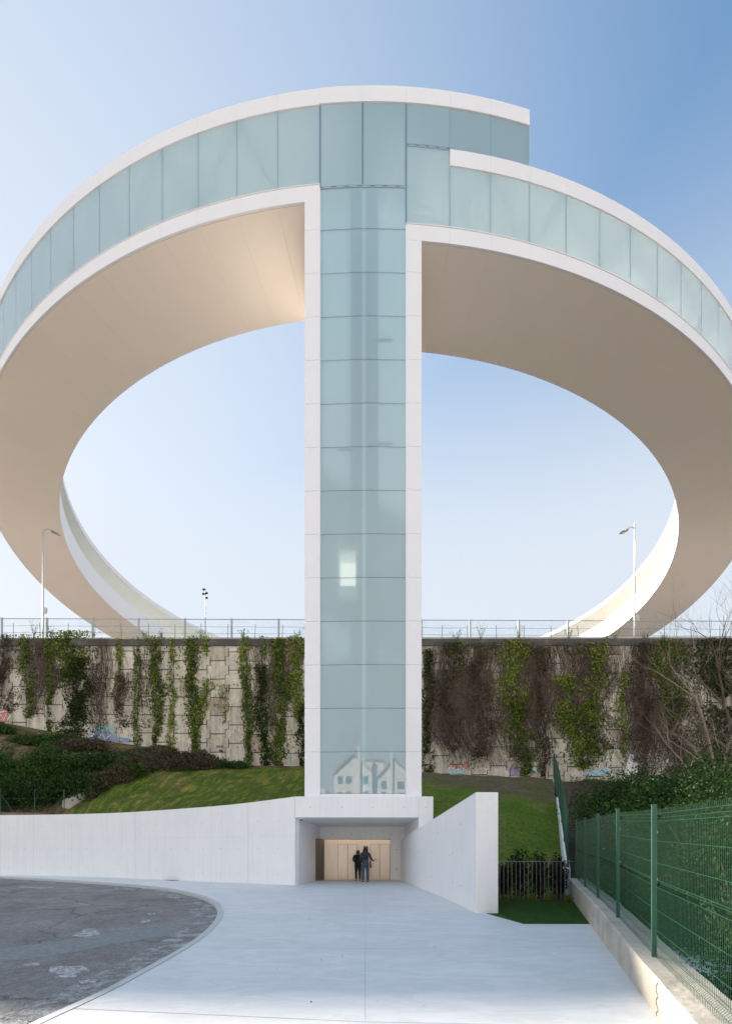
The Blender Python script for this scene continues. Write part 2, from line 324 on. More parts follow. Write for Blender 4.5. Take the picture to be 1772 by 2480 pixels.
M['roof']=pmat('roof_tile',(.36,.20,.15),.8)
M['window_dark']=pmat('window_dark',(.06,.09,.11),.15)
def emit(name,col,s):
    m,nt,out=nmat(name); e=N(nt,'Emission'); e.inputs[0].default_value=(*col,1); e.inputs[1].default_value=s; nt.links.new(e.outputs[0],out.inputs[0]); return m
M['lit']=emit('lit_cabin',(1,.9,.72),.45)
M['strip']=emit('strip_light',(1,.76,.55),1.0)

# ------------------------------------------------------------------ ground shape
def g(D): return -.0155*(23-D) if D<23 else (0 if D<23.001 else 0.0)
def G(px,py):                        # ground point under a pixel direction, sloping plaza plane
    u=(px-886)/F; v=(py-2050)/F
    D=(EYE+.0155*23)/(v+.0155)
    if D>23: D=EYE/v
    return (u*D, D)
def Dw(X): return 43-.04*X           # face of the tall retaining wall
def lin(x,xs,ys): return float(np.interp(x,xs,ys))
def base_z(X): return lin(X,[-45,-31,-24,-19,-15,-12.5,-10,-5,2,6,15,40],[13,12.3,11.0,10.2,9.5,8.9,8.5,8.4,8.0,7.7,7.2,6.8])
def top_z(X): return lin(X,[-31,31],[19.55,18.2])
from mathutils import noise as mn
def bump(x,y,s=.5,a=.3): return mn.noise(Vector((x*s,y*s,3.1)))*a
wall_plan=[(-30,31.2),(-21.7,30.8),(-17,29.8),(-13.1,28.05),(-10.8,26.8),(-8.77,25.6),(-6.8,24.7),(-4.93,23.75),(-3.16,23.02)]
def front_D(X): return lin(X,[p[0] for p in wall_plan],[p[1] for p in wall_plan])

def grid_surface(name, fx, nx, ny, zf, mat, **t):
    V=[];Fc=[]
    for i in range(nx+1):
        for j in range(ny+1):
            x,y=fx(i/nx,j/ny); V.append((x,y,zf(x,y)))
    for i in range(nx):
        for j in range(ny):
            a=i*(ny+1)+j; Fc.append((a,a+ny+1,a+ny+2,a+1))
    o=mesh(name,V,Fc,mat,smooth=True); return tag(o,**t)

# base earth sheet to the horizon (sloping plane near, flat far)
o=mesh('ground',[(-1500,-1500,-3),(1500,-1500,-3),(1500,-120,-2.9),(-1500,-120,-2.9),(-1500,23,-.6),(1500,23,-.6),(1500,1500,-.6),(-1500,1500,-.6)],
     [(0,1,2,3),(3,2,5,4),(4,5,6,7)],pmat('town_ground',(.58,.48,.38),.9,var=(.02,(.50,.42,.33),.4,.7)),); tag(o,kind='structure')
# asphalt
V=[(-70,-110,g(-110)-.11),(30,-110,g(-110)-.11),(30,23,-.11),(-70,23,-.11),(-70,31.5,-.11),(30,31.5,-.11)]
o=mesh('road',V,[(0,1,2,3),(3,2,5,4)],M['asphalt']); tag(o,kind='structure')
# kerb curve
kz=[(0,490),(220,500),(420,512),(600,525),(740,536),(860,548),(930,560),(1000,575),(1050,588),(1100,607),(1140,632),(1160,668),(1145,718),(1080,785),(980,855),(850,928),(700,1008),(560,1082),(400,1156),(250,1222),(140,1273)]
kc=[G(x/2.194,1900+y/2.194) for x,y in kz]
def smoothc(P,n=2):
    for _ in range(n):
        Q=[P[0]]
        for a,b in zip(P,P[1:]): Q+=[(.75*a[0]+.25*b[0],.75*a[1]+.25*b[1]),(.25*a[0]+.75*b[0],.25*a[1]+.75*b[1])]
        P=Q+[P[-1]]
    return P
kc=smoothc(kc,2)
dx=kc[-1][0]-kc[-3][0]; dy=kc[-1][1]-kc[-3][1]; L=math.hypot(dx,dy)
kc=[(-40,kc[0][1]+.8)]+kc+[(kc[-1][0]+dx/L*4,kc[-1][1]+dy/L*4),(kc[-1][0]+dx/L*9,kc[-1][1]+dy/L*9.5)]
def offset(P,d):
    out=[]
    for i,p in enumerate(P):
        a=P[max(i-1,0)];b=P[min(i+1,len(P)-1)]; t=(b[0]-a[0],b[1]-a[1]); l=math.hypot(*t); out.append((p[0]-t[1]/l*d,p[1]+t[0]/l*d))
    return out
ki=offset(kc,.16)
def poly_sheet(name, poly, dz, mat, cuts=(23,), thick=None):
    bm=bmesh.new(); vs=[bm.verts.new((p[0],p[1],0)) for p in poly]; bm.faces.new(vs)
    for c in cuts: bmesh.ops.bisect_plane(bm,geom=bm.verts[:]+bm.edges[:]+bm.faces[:],plane_co=(0,c,0),plane_no=(0,1,0))
    bmesh.ops.triangulate(bm,faces=bm.faces[:])
    bmesh.ops.recalc_face_normals(bm,faces=bm.faces[:])
    if bm.faces[0].normal.z<0: bmesh.ops.reverse_faces(bm,faces=bm.faces[:])
    for v in bm.verts: v.co.z=g(v.co.y)+dz
    if thick:
        r=bmesh.ops.extrude_face_region(bm,geom=bm.faces[:])
        for v in [e for e in r['geom'] if isinstance(e,bmesh.types.BMVert)]: v.co.z+=thick
        bmesh.ops.recalc_face_normals(bm,faces=bm.faces[:])
    me=bpy.data.meshes.new(name); bm.to_mesh(me); bm.free(); me.materials.append(mat)
    o=bpy.data.objects.new(name,me); C.objects.link(o); return o
side=[(3.0,23.0),(30,23)]
plz=ki+[(9,-14),(9,12.5),(3.80,12.5),(3.25,14.45),(2.85,18),(2.3,23.0),(-3.16,23.02)]+[(p[0],p[1]) for p in wall_plan[::-1]][1:]+[(-40,31.2)]
# orientation-proof sheet
o=poly_sheet('plaza',plz,-.12,M['plaza'],thick=.12); tag(o,kind='structure')
# kerb
mb=MB(); n=len(kc)
for i in range(n-1):
    a,b,c,d=kc[i],kc[i+1],ki[i+1],ki[i]
    if math.hypot(b[0]-a[0],b[1]-a[1])<1e-6: continue
    za,zb=g(a[1]),g(b[1])
    mb.add([(a[0],a[1],za-.14),(b[0],b[1],zb-.14),(b[0],b[1],zb-.01),(a[0],a[1],za-.01),(c[0],c[1],zb+.006),(d[0],d[1],za+.006)],[(0,1,2,3),(3,2,4,5)])
o=mb.build('kerb',M['kerb']); tag(o,kind='structure')
# pale concrete gutter strip along kerb on the road side + patch repairs
gi=offset(kc,-.75); mb=MB()
for i in range(n-1):
    a,b,c,d=kc[i],kc[i+1],gi[i+1],gi[i]
    mb.add([(a[0],a[1],g(a[1])-.104),(b[0],b[1],g(b[1])-.104),(c[0],c[1],g(c[1])-.104),(d[0],d[1],g(d[1])-.104)],[(0,3,2,1)])
def gutm():
    m,nt,out=nmat('gutter'); b=N(nt,'BsdfPrincipled',Roughness=.85); nt.links.new(ramp(nt,noise(nt,3,6,.7),[(.4,(.30,.295,.29)),(.6,(.42,.42,.415))]),b.inputs['Base Color']); t=N(nt,'BsdfTransparent')
    f=ramp(nt,noise(nt,2.6,10,.85),[(.44,(0,0,0)),(.54,(1,1,1))]); mx=N(nt,'MixShader'); nt.links.new(f,mx.inputs[0]); nt.links.new(t.outputs[0],mx.inputs[1]); nt.links.new(b.outputs[0],mx.inputs[2]); nt.links.new(mx.outputs[0],out.inputs[0]); return m
o=mb.build('gutter',gutm()); tag(o,kind='structure')
def road_poly(name,pts,mat,dz):
    P=[G(x/2.194,1900+y/2.194) for x,y in pts]; P=[(x*1.0,y) for x,y in P]
    return mesh(name,[(x,y,g(y)-.11+dz) for x,y in P],[tuple(range(len(P)))],mat)
o=road_poly('road_patch',[(-60,852),(150,826),(350,800),(560,768),(760,738),(900,722),(1010,735),(1020,760),(860,783),(600,822),(400,862),(200,890),(-60,918)][::-1],M['asphalt_patch'],.004); tag(o,kind='structure')
def blob(pts,nn=5,seed=1):
    r=random.Random(seed); out=[]
    k=len(pts)
    for i in range(k):
        a=pts[i];b=pts[(i+1)%k]
        for j in range(nn):
            t=j/nn; out.append((a[0]+(b[0]-a[0])*t+r.uniform(-9,9),a[1]+(b[1]-a[1])*t+r.uniform(-3.2,3.2)))
    return out
pat=[[(260,935),(440,930),(480,952),(410,968),(400,990),(290,990),(330,975),(260,965)],[(385,780),(470,742),(500,742),(540,772),(450,786)],[(120,926),(190,912),(220,922),(190,934)],
     [(745,705),(800,698),(790,712),(750,714)],[(30,1240),(100,1205),(150,1210),(120,1250),(40,1273)],[(415,1005),(520,998),(515,1020),(440,1024)],[(90,531),(285,530),(290,539),(120,540)],[(785,668),(830,666),(828,674),(790,674)]]
for i,p in enumerate(pat):
    o=road_poly('paint_patch',blob(p,5,i)[::-1],M['paint'],.006+.001*i); tag(o,kind='structure')
# fine joints scored in the plaza
mb=MB()
for (p,q) in [((380/2.194,1900+1190/2.194),(886,1900+1262/2.194)),((886,2475),(1590,2489)),((500,2296),(1150,2298)),((1150,2293),(1470,2293)),((884,2150),(884,2470))]:
    a=Vector((*G(*p),0)); b=Vector((*G(*q),0)); t=(b-a).normalized(); nrm=Vector((-t.y,t.x,0))*(.0016 if abs(t.y)>.9 else .005)
    q4=[a+nrm,a-nrm,b-nrm,b+nrm]; mb.add([(v.x,v.y,g(v.y)+.003) for v in q4],[(0,1,2,3)])
o=mb.build('paving_joint',pmat('joint_line',(.34,.36,.38),.9)); tag(o,kind='structure')
# tunnel floor
o=mesh('entrance_floor',[(-3.13,23.0,0.003),(2.6,23.0,.003),(2.6,28.6,-.113),(-3.13,28.6,-.113)],[(0,1,2,3)],M['plaza']); tag(o,kind='structure')

# ------------------------------------------------------------------ terrain behind the white walls
def terr(X,Y):
    f=min(front_D(X)+.45,Dw(X)-6) if X<-2.9 else 28.9
    if X<-2.9: fz=lin(X,[-30,-13,-5,-3],[3.25,3.25,3.45,3.6])
    else: fz=3.55
    t=max(0,min(1,(Y-f)/(Dw(X)-f)))
    z=fz+(base_z(X)-fz)*(t**.92)
    if X<-11:
        k=min(1,(-11-X)/8); z+=k*1.1*math.sin(math.pi*min(1,t))
    return z+bump(X,Y,.35,.35)*min(1,t*5)*min(1,(1-t)*6)
lawn=grid_surface('lawn',lambda a,b:((-34+a*37.0),(min(front_D(-34+a*37.0)+.3,30.9) if (-34+a*37)<-2.9 else 28.8)*(1-b)+(Dw(-34+a*37)+.3)*b),110,60,terr,M['lawn'],kind='structure')
# earth patches on the left mound come from a mask in the material
def lawn_left_mat():
    m,nt,out=nmat('bank_ground'); b=N(nt,'BsdfPrincipled',Roughness=.92); b.inputs['Specular IOR Level'].default_value=.1
    gr=ramp(nt,noise(nt,.35,10,.78,(1,.6,1),.6),[(.34,(.075,.14,.018)),(.5,(.12,.17,.03)),(.68,(.25,.20,.08))])
    er=ramp(nt,noise(nt,.8,8,.75,(1,1,1),.3),[(.33,(.20,.145,.095)),(.5,(.15,.11,.07)),(.6,(.085,.095,.035)),(.72,(.06,.095,.02))])
    tc=N(nt,'TexCoord'); sx=N(nt,'SeparateXYZ'); nt.links.new(tc.outputs['Object'],sx.inputs[0])
    # line X = -18 + .55*(Y-31): left of it earth; also strip along wall base
    l=N(nt,'Math',operation='MULTIPLY_ADD'); nt.links.new(sx.outputs[1],l.inputs[0]); l.inputs[1].default_value=-.52; nt.links.new(sx.outputs[0],l.inputs[2])
    m1=N(nt,'Math',operation='LESS_THAN'); nt.links.new(l.outputs[0],m1.inputs[0]); m1.inputs[1].default_value=-33.9
    nz=N(nt,'Math',operation='MULTIPLY_ADD'); nt.links.new(noise(nt,.8,5,.6),nz.inputs[0]); nz.inputs[1].default_value=3.0; nt.links.new(sx.outputs[1],nz.inputs[2])
    m2=N(nt,'Math',operation='GREATER_THAN'); nt.links.new(nz.outputs[0],m2.inputs[0]); m2.inputs[1].default_value=42.6
    mm=N(nt,'Math',operation='MAXIMUM'); nt.links.new(m1.outputs[0],mm.inputs[0]); nt.links.new(m2.outputs[0],mm.inputs[1])
    c=mixc(nt,mm.outputs[0],gr,er)
    # mowing / runoff streaks
    tr=N(nt,'Mapping'); tr.inputs['Rotation'].default_value=(0,0,R_(38)); tr.inputs['Scale'].default_value=(1.5,.12,1); nt.links.new(tc.outputs['Object'],tr.inputs[0])
    sn=N(nt,'TexNoise',Scale=1.6,Detail=5,Roughness=.6); nt.links.new(tr.outputs[0],sn.inputs[0])
    st=ramp(nt,sn.outputs[0],[(.42,(.75,.8,.8)),(.52,(1,1,1)),(.60,(1.8,1.45,1.2))]); c=mixc(nt,1.0,c,st,'MULTIPLY')
    f=ramp(nt,noise(nt,6,9,.9),[(.34,(.3,.3,.3)),(.5,(1,1,1)),(.66,(1.9,1.7,1.4))]); c=mixc(nt,1.0,c,f,'MULTIPLY')
    nt.links.new(c,b.inputs['Base Color']); bp=N(nt,'Bump',Strength=1,Distance=.15); nt.links.new(noise(nt,5,8,.8),bp.inputs['Height']); nt.links.new(bp.outputs[0],b.inputs['Normal'])
    nt.links.new(b.outputs[0],out.inputs[0]); return m
lawn.data.materials.clear(); lawn.data.materials.append(lawn_left_mat())
# right bank
def terr_r(X,Y):
    z=lin(Y,[18.6,20,30.5,31.3,Dw(X)],[-.1,.15,4.25,4.35,base_z(X)+.1])
    return z+bump(X,Y,.5,.22)*min(1,max(0,(Y-19)/3))
rl=grid_surface('lawn_bank',lambda a,b:((lambda Y:(2.62+(.339*Y+.86-2.62)*a,Y))(18.4+(43-18.6)*b)),40,80,terr_r,M['lawn'],kind='structure')
rl.data.materials.clear()
def rmat():
    m,nt,out=nmat('right_bank_ground'); b=N(nt,'BsdfPrincipled',Roughness=.92); b.inputs['Specular IOR Level'].default_value=.1
    gr=ramp(nt,noise(nt,.45,10,.8,(1,.5,1),.6),[(.34,(.07,.155,.016)),(.5,(.115,.185,.028)),(.68,(.27,.215,.095))])
    er=ramp(nt,noise(nt,.6,8,.75),[(.33,(.19,.15,.12)),(.52,(.14,.115,.08)),(.62,(.10,.13,.04))])
    tc=N(nt,'TexCoord'); sx=N(nt,'SeparateXYZ'); nt.links.new(tc.outputs['Object'],sx.inputs[0])
    nz=N(nt,'Math',operation='MULTIPLY_ADD'); nt.links.new(sx.outputs[0],nz.inputs[0]); nz.inputs[1].default_value=.9; nt.links.new(sx.outputs[1],nz.inputs[2])
    n3=N(nt,'Math',operation='MULTIPLY_ADD'); nt.links.new(noise(nt,.7,5,.6),n3.inputs[0]); n3.inputs[1].default_value=3; nt.links.new(nz.outputs[0],n3.inputs[2])
    m2=ramp(nt,n3.outputs[0],[(0,(0,0,0)),(1,(1,1,1))]); mr=N(nt,'MapRange'); mr.inputs[1].default_value=42.2; mr.inputs[2].default_value=44.6; nt.links.new(n3.outputs[0],mr.inputs[0])
    c=mixc(nt,mr.outputs[0],gr,er)
    f=ramp(nt,noise(nt,6,9,.9),[(.34,(.3,.3,.3)),(.5,(1,1,1)),(.66,(1.9,1.7,1.4))]); c=mixc(nt,1.0,c,f,'MULTIPLY')
    nt.links.new(c,b.inputs['Base Color']); bp=N(nt,'Bump',Strength=1,Distance=.12); nt.links.new(noise(nt,6,8,.8),bp.inputs['Height']); nt.links.new(bp.outputs[0],b.inputs['Normal'])
    nt.links.new(b.outputs[0],out.inputs[0]); return m
rl.data.materials.append(rmat())
# overgrown ground right of the fences
def terr_x(X,Y): return lin(Y,[-5,8,18,30,Dw(X)],[-.75,-.6,-.2,2.6,base_z(X)])+bump(X,Y,.4,.5)
grid_surface('bank',lambda a,b:((lambda Y:((.3115*Y+1.95 if Y<18.3 else .339*Y+1.1)+ (34)*a,Y))(-5+(Dw(20)+.8+5)*b)),40,60,terr_x,M['earth'],kind='structure')

# ------------------------------------------------------------------ the ring walkway and its lift tower
CX,CY,RO,RI=.26,58.45,35.15,30.0
TA=2*math.pi
_a=[0,.21,.45,.7,1.2,1.5,1.75,2.3,math.pi,4.0,4.46,4.78,5.04,5.6,5.8,6.03,6.2,6.2832,6.6]
_s=[29.04,29.02,28.89,28.74,28.25,27.95,27.6,27.4,27.6,28.6,29.35,29.8,30.1,30.42,30.65,30.83,30.87,30.88,30.9]
_ga=np.linspace(-.2,6.7,700); _gs=np.interp(_ga,_a,_s)
_k=np.exp(-np.linspace(-2,2,61)**2); _k/=_k.sum(); _gs=np.convolve(np.pad(_gs,30,'edge'),_k,'valid')
def Sf(a): return float(np.interp(a,_ga,_gs))
def Tf(a): return lin(a,[0,.7,5.58,6.283],[4.25,4.5,4.98,5.06])
def PP(R,a,z): return (CX+R*math.sin(a),CY-R*math.cos(a),z)
def zz(f,a): return f(a) if callable(f) else f
def arc_sheet(mb,R,a0,a1,z0,z1,step=.028):
    n=max(1,int(abs(a1-a0)/step)); V=[]
    for i in range(n+1):
        a=a0+(a1-a0)*i/n; V+=[PP(R,a,zz(z0,a)),PP(R,a,zz(z1,a))]
    mb.add(V,[(2*i,2*i+2,2*i+3,2*i+1) for i in range(n)])
def arc_solid(mb,R0,R1,a0,a1,z0,z1,step=.028):
    n=max(1,int(abs(a1-a0)/step)); V=[]
    for i in range(n+1):
        a=a0+(a1-a0)*i/n; V+=[PP(R0,a,zz(z0,a)),PP(R1,a,zz(z0,a)),PP(R1,a,zz(z1,a)),PP(R0,a,zz(z1,a))]
    Fc=[]
    for i in range(n):
        b=4*i; Fc+=[(b+j,b+4+j,b+4+(j+1)%4,b+(j+1)%4) for j in range(4)]
    Fc+=[(3,2,1,0),(4*n,4*n+1,4*n+2,4*n+3)]
    mb.add(V,Fc)
def panels(mb,R0,R1,joints,z0,z1,gap=.00007):
    for a,b in zip(joints,joints[1:]): arc_solid(mb,R0,R1,a+gap,b-gap,z0,z1,.014)
PL=-.0666+TA; PR=.0441; FL=-.0863+TA; FR=.0639; OV=.2103
jr=[PR]+[.101+.0550*k for k in range(52)]
jl=[PL-.0556*k for k in range(61)]; jl=[a for a in jl if a>jr[-1]+.02]
joints_all=jr+jl[::-1]
walk=empty('ring_walkway',(CX,CY,0),'huge elevated circular walkway of white panels with beige underside and pale blue frosted glass band','walkway')
SP=lambda d:(lambda a:Sf(a)+d)
ST=lambda d:(lambda a:Sf(a)+Tf(a)+d)
mb=MB(); panels(mb,RO-.10,RO,joints_all,SP(0),SP(.76)); mb.build('lower_fascia',M['panel'],walk)
mb=MB(); arc_solid(mb,RO-.30,RO-.115,PR+.004,PL-.004,SP(.02),SP(.74)); mb.build('fascia_backing',M['panel_back'],walk)
mb=MB(); panels(mb,RO-.10,RO,jr[1:]+jl[::-1],ST(-.73),ST(0)); mb.build('upper_fascia',M['panel'],walk)
mb=MB(); arc_solid(mb,RO-.30,RO-.115,.102,PL,ST(-.71),ST(-.02)); mb.build('fascia_backing',M['panel_back'],walk)
# small drip flange on top of lower fascia
mb=MB(); arc_solid(mb,RO-.02,RO+.035,PR,PL,SP(.705),SP(.735)); mb.build('fascia_lip',M['panel'],walk)
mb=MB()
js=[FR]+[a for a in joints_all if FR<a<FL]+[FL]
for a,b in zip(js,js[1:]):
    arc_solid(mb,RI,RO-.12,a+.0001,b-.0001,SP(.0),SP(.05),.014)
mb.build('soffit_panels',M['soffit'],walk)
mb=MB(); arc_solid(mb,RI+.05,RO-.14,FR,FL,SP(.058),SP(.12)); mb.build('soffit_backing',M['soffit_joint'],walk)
mb=MB(); arc_solid(mb,RI+.2,RO-.35,FR,FL,SP(.66),SP(.74)); mb.build('walking_deck',M['panel_back'],walk)
mb=MB(); arc_solid(mb,RI-.06,RI-.002,FR,FL,SP(-.0),SP(2.2)); mb.build('inner_parapet',M['panel'],walk)
mb=MB(); arc_sheet(mb,RI,FR,FL,SP(2.21),ST(-.52)); mb.build('inner_glazing',M['glass_inner'],walk)
mb=MB(); arc_solid(mb,RI-.06,RI-.002,FR,FL,ST(-.51),ST(0)); mb.build('inner_fascia',M['panel'],walk)
mb=MB(); arc_solid(mb,RI+.0,RO-.31,FR,PL+.0,ST(-.12),ST(-.05)); mb.build('roof',M['panel'],walk)
# steel truss behind the glass
mb=MB()
allj=[a for a in joints_all if FR<a<FL]
for i,(a,b) in enumerate(zip(allj,allj[1:])):
    if i%2: a,b=b,a
    mb.tube([PP(RO-.55,a,Sf(a)+.85),PP(RO-.55,b,Sf(b)+Tf(b)-.8)],.10,6)
    if i%4==0: mb.tube([PP(RO-.55,a,Sf(a)+.8),PP(RO-.55,a,Sf(a)+Tf(a)-.7)],.09,6)
mb.build('steel_truss',M['steel_in'],walk)
# glass panes
gg=.0003
def pane(par,a,b,z0,z1,mat='glass',R=RO-.06,nm='glass_pane'):
    mb=MB(); arc_sheet(mb,R,a+gg,b-gg,z0,z1,.014); return mb.build(nm,M[mat],par)
for a,b in zip(jr[1:],jr[2:]):
    if a<1.25: pane(walk,a,b,SP(.765),ST(-.735))
for b,a in zip(jl,jl[1:]):
    if TA-b<1.25: pane(walk,a,b,SP(.765),ST(-.735))
mb=MB()
for a,b in zip(joints_all,joints_all[1:]):
    if a>1.25 and TA-b>1.25-.06: arc_sheet(mb,RO-.06,a+gg,b-gg,SP(.765),ST(-.735))
mb.build('rear_glazing',M['glass'],walk)
mr_=MB()
for a in joints_all[1:-1]:
    vis=a<1.25 or TA-a<1.25; mb=MB() if vis else mr_
    arc_solid(mb,RO-.13,RO-.075,a-.0007,a+.0007,SP(.77),ST(-.74),1)
    if vis: mb.build('mullion',M['mullion'],walk)
mr_.build('rear_mullions',M['mullion'],walk)['kind']='stuff'
# upper overlap piece that ends in the air right of the tower
TOPZ=35.94
for a,b in ((.101,.156),(.156,OV)): pane(walk,a,b,ST(.012),35.22)
mb=MB(); panels(mb,RO-.10,RO,[FR,.101,.156,OV],35.23,TOPZ); mb.build('upper_fascia_end',M['panel'],walk)
mb=MB(); arc_solid(mb,RO-.30,RO-.115,FR,OV-.002,35.25,TOPZ-.02); mb.build('fascia_backing',M['panel_back'],walk)
mb=MB(); arc_solid(mb,RI,RO-.31,.057,OV,35.82,35.88); mb.build('end_roof',M['panel'],walk)
mb=MB(); arc_solid(mb,RI,RI+.05,FR,OV-.002,ST(.02),35.83); mb.build('end_inner_wall',M['panel'],walk)
for a in (.101,.156):
    mb=MB(); arc_solid(mb,RO-.13,RO-.075,a-.0011,a+.0011,ST(.01),35.22,1); mb.build('mullion',M['mullion'],walk)
mb=MB(); arc_solid(mb,RO-.09,RO-.03,OV-.0012,OV+.0002,ST(.003),35.229,1); arc_solid(mb,RI,RO-.1,OV-.0012,OV,ST(.01),35.8,1); mb.build('end_wall',M['glass'],walk)
mb=MB(); mb.tube([PP(RO-.55,.105,33.5),PP(RO-.55,.2,35.6)],.09,6); mb.tube([PP(RO-.55,.2,33.4),PP(RO-.55,.2,35.7)],.09,6); mb.build('steel_truss',M['steel_in'],walk)

tower=empty('lift_tower',(-.13,25.9,3.93),'tall white framed lift shaft tower with pale blue curved glass front above the entrance','tower')
zj=[4.08]+[5.98+1.965*k for k in range(13)]+[31.43]
zj[13]=29.56
zf=[3.95]+zj[1:]
for a,b,top in ((-.0863,-.0666,30.87),(.0441,.0639,29.03)):
    mb=MB()
    lv=[z for z in zf if z<top-.3]+[top]
    for z0,z1 in zip(lv,lv[1:]): arc_solid(mb,RO-.12,RO+.0,a,b,z0+.006,z1-.006,.014)
    mb.build('frame',M['panel'],tower)
mb=MB()
arc_solid(mb,RO-.3,RO-.13,-.0861,-.068,3.94,30.86,.1); arc_solid(mb,RO-.3,RO-.13,.0455,.0637,3.94,29.02,.1); mb.build('frame_backing',M['panel_back'],tower)
mb=MB(); arc_solid(mb,RO-.10,RO-.002,-.0664,.0439,3.935,4.075,.014)
arc_solid(mb,RO-.07,RO+.03,-.0672,-.0660,4.08,31.4,.1); arc_solid(mb,RO-.07,RO+.03,.0435,.0447,4.08,29.7,.1)
mb.build('glass_trim',M['panel'],tower)
# side walls (radial depth of the walkway)
XL=PP(RO,-.0863,0)[0]; XRr=PP(RO,.0639,0)[0]
mb=MB(); mb.box((XL,23.47,3.94),(XL+.12,28.9,30.86)); mb.build('side_wall',M['panel'],tower); mb=MB(); mb.box((XRr-.12,23.44,3.94),(XRr,28.9,29.02)); mb.build('side_wall',M['panel'],tower)
mesh('rear_glazing',[(-2.64,28.55,4),(2.38,28.55,4),(2.38,28.55,35.5),(-2.64,28.55,35.5)],[(0,1,2,3)],glassmat('rear_glass',(.38,.54,.62),0,.13,(.72,.88,.95),ior=None),tower)
mb=MB(); mb.box((-.75,24.95,4.0),(.6,25.0,35.5)); mb.build('shaft_shade_panel',pmat('shaft_shade_panel',(.22,.35,.42),.6),tower)  # added opaque panel that darkens the middle of the glass front, edges left lighter
mb=MB(); mb.box((XL+.1,23.6,35.6),(XRr-.1,28.9,35.75)); mb.build('roof',M['panel'],tower)
for z0,z1 in zip(zj,zj[1:]):
    mb=MB(); arc_sheet(mb,RO-.06,-.0664,.0439,z0+.014,z1-.014,.008); mb.build('glass_pane',M['glass_tower'],tower,smooth=True)
for a,b in ((-.0666,-.0117),(-.0117,.0441)):
    mb=MB(); arc_sheet(mb,RO-.06,a+.0009,b-.0009,31.54,35.22,.01); mb.build('glass_pane',M['glass'],tower,smooth=True)
for z0,z1 in ((29.81,33.32),(33.45,35.22)):
    mb=MB(); arc_sheet(mb,RO-.06,.0441+.0011,.101-.0006,z0,z1,.01); mb.build('glass_pane',M['glass'],tower,smooth=True)
mb=MB(); panels(mb,RO-.10,RO,[-.0666,-.0117,.0441,.0640],35.23,TOPZ); mb.build('top_fascia',M['panel'],tower)
mb=MB(); arc_solid(mb,RO-.30,RO-.115,-.0666,.0638,35.25,TOPZ-.02); mb.build('fascia_backing',M['panel_back'],tower)
JB=pmat('joint_bar',(.16,.26,.32),.5)
def jbar(*q):
    mb=MB(); arc_solid(mb,*q); mb.build('joint_bar',JB,tower)
for z in zj[1:-1]: jbar(RO-.12,RO-.068,-.066,.0437,z-.013,z+.013,.02)
for a in (-.0666,-.0117,.0441): jbar(RO-.11,RO-.052,a-.0011,a+.0011,31.52,35.22,1)
jbar(RO-.11,RO-.052,.0432,.0450,29.7,31.5,1)
jbar(RO-.13,RO-.068,.0441,.101,33.32,33.44,.02); jbar(RO-.13,RO-.068,-.0664,.0441,31.42,31.54,.02)
# perforated expansion strips at the two movement joints
mb=MB()
for a0,a1,z in ((-.066,.0435,31.44),(-.066,.0435,31.52),(.045,.1005,33.335),(.045,.1005,33.43)): arc_solid(mb,RO-.066,RO-.04,a0,a1,z-.014,z+.014,.02)
for k in range(7):
    a=-.062+k*.0165; arc_solid(mb,RO-.066,RO-.045,a,a+.010,31.46,31.50,1)
for k in range(4):
    a=.047+k*.0135; arc_solid(mb,RO-.066,RO-.045,a,a+.009,33.36,33.40,1)
mb.build('expansion_strip',pmat('strip',(.34,.46,.54),.45),tower)
# inside the shaft: centre column, guide rails, brackets, floor beams
yb=23.44
mb=MB(); mb.box((-.165,yb,4.0),(-.01,yb+.2,31.3)); mb.build('centre_column',M['steel_in'],tower)
for x in (-.33,.14):
    mb=MB(); mb.box((x-.04,yb+.0,4.0),(x+.04,yb+.12,27.6)); mb.build('guide_rail',M['rail_blue'],tower)
def brk(f):
    mb=MB(); f(mb); mb.build('rail_bracket',M['rail_blue'],tower)
for k,z in enumerate(zj[:12]):
    for x in (-.27,.07): brk(lambda m_: m_.box((x-.035,yb,z+1.2),(x+.035,yb+.05,z+1.33)))
for k,z in enumerate([5.1,8.35,13.6,18.0,22.7]):
    brk(lambda m_: (m_.box((.17,yb+.1,z+2.0),(1.2,yb+.25,z+2.07)), m_.tube([(.2,yb+.12,z+1.75),(.55,yb+.15,z+2.01)],.03,5)))
for k,z in enumerate([6.9,12.2,17.6,19.9,10.2]):
    brk(lambda m_: m_.box((-1.3,yb+.35,z),(-.36,yb+.5,z+.07)))
# lift car hanging in the left shaft
car=empty('lift_car',(-.8,24.2,13.5),'bright cream lift cabin stopped part way up inside the glass tower','lift cabin')
cz=1.71+(2050-1453)/53.0
mb=MB(); mb.box((-1.28,23.72,cz),(-.42,24.9,cz+.64)); mb.build('cabin_skirt',M['panel'],car)
mb=MB(); mb.box((-1.28,23.75,cz+.65),(-1.2,24.9,cz+2.25)); mb.box((-.47,23.75,cz+.65),(-.42,24.9,cz+2.25)); mb.box((-1.28,23.75,cz+2.2),(-.42,24.9,cz+2.3)); mb.build('cabin_frame',M['panel'],car)
mb=MB(); mb.box((-1.195,24.84,cz+.66),(-.475,24.88,cz+2.19)); mb.build('lit_back_wall',M['lit'],car)
mb=MB()
mb.box((-1.15,23.8,cz+2.62),(-.42,24.2,cz+2.7)); mb.box((-1.0,23.8,cz+2.9),(-.42,23.95,cz+2.96))
for x in (-.95,-.72,-.5): mb.box((x,23.85,cz+2.3),(x+.05,23.9,cz+2.95))
mb.tube([(-.85,24,cz+2.7),(-.85,24,35)],.015,4); mb.tube([(-.65,24,cz+2.7),(-.65,24,35)],.015,4)
mb.build('hoist_gear',M['rail_blue'],car)

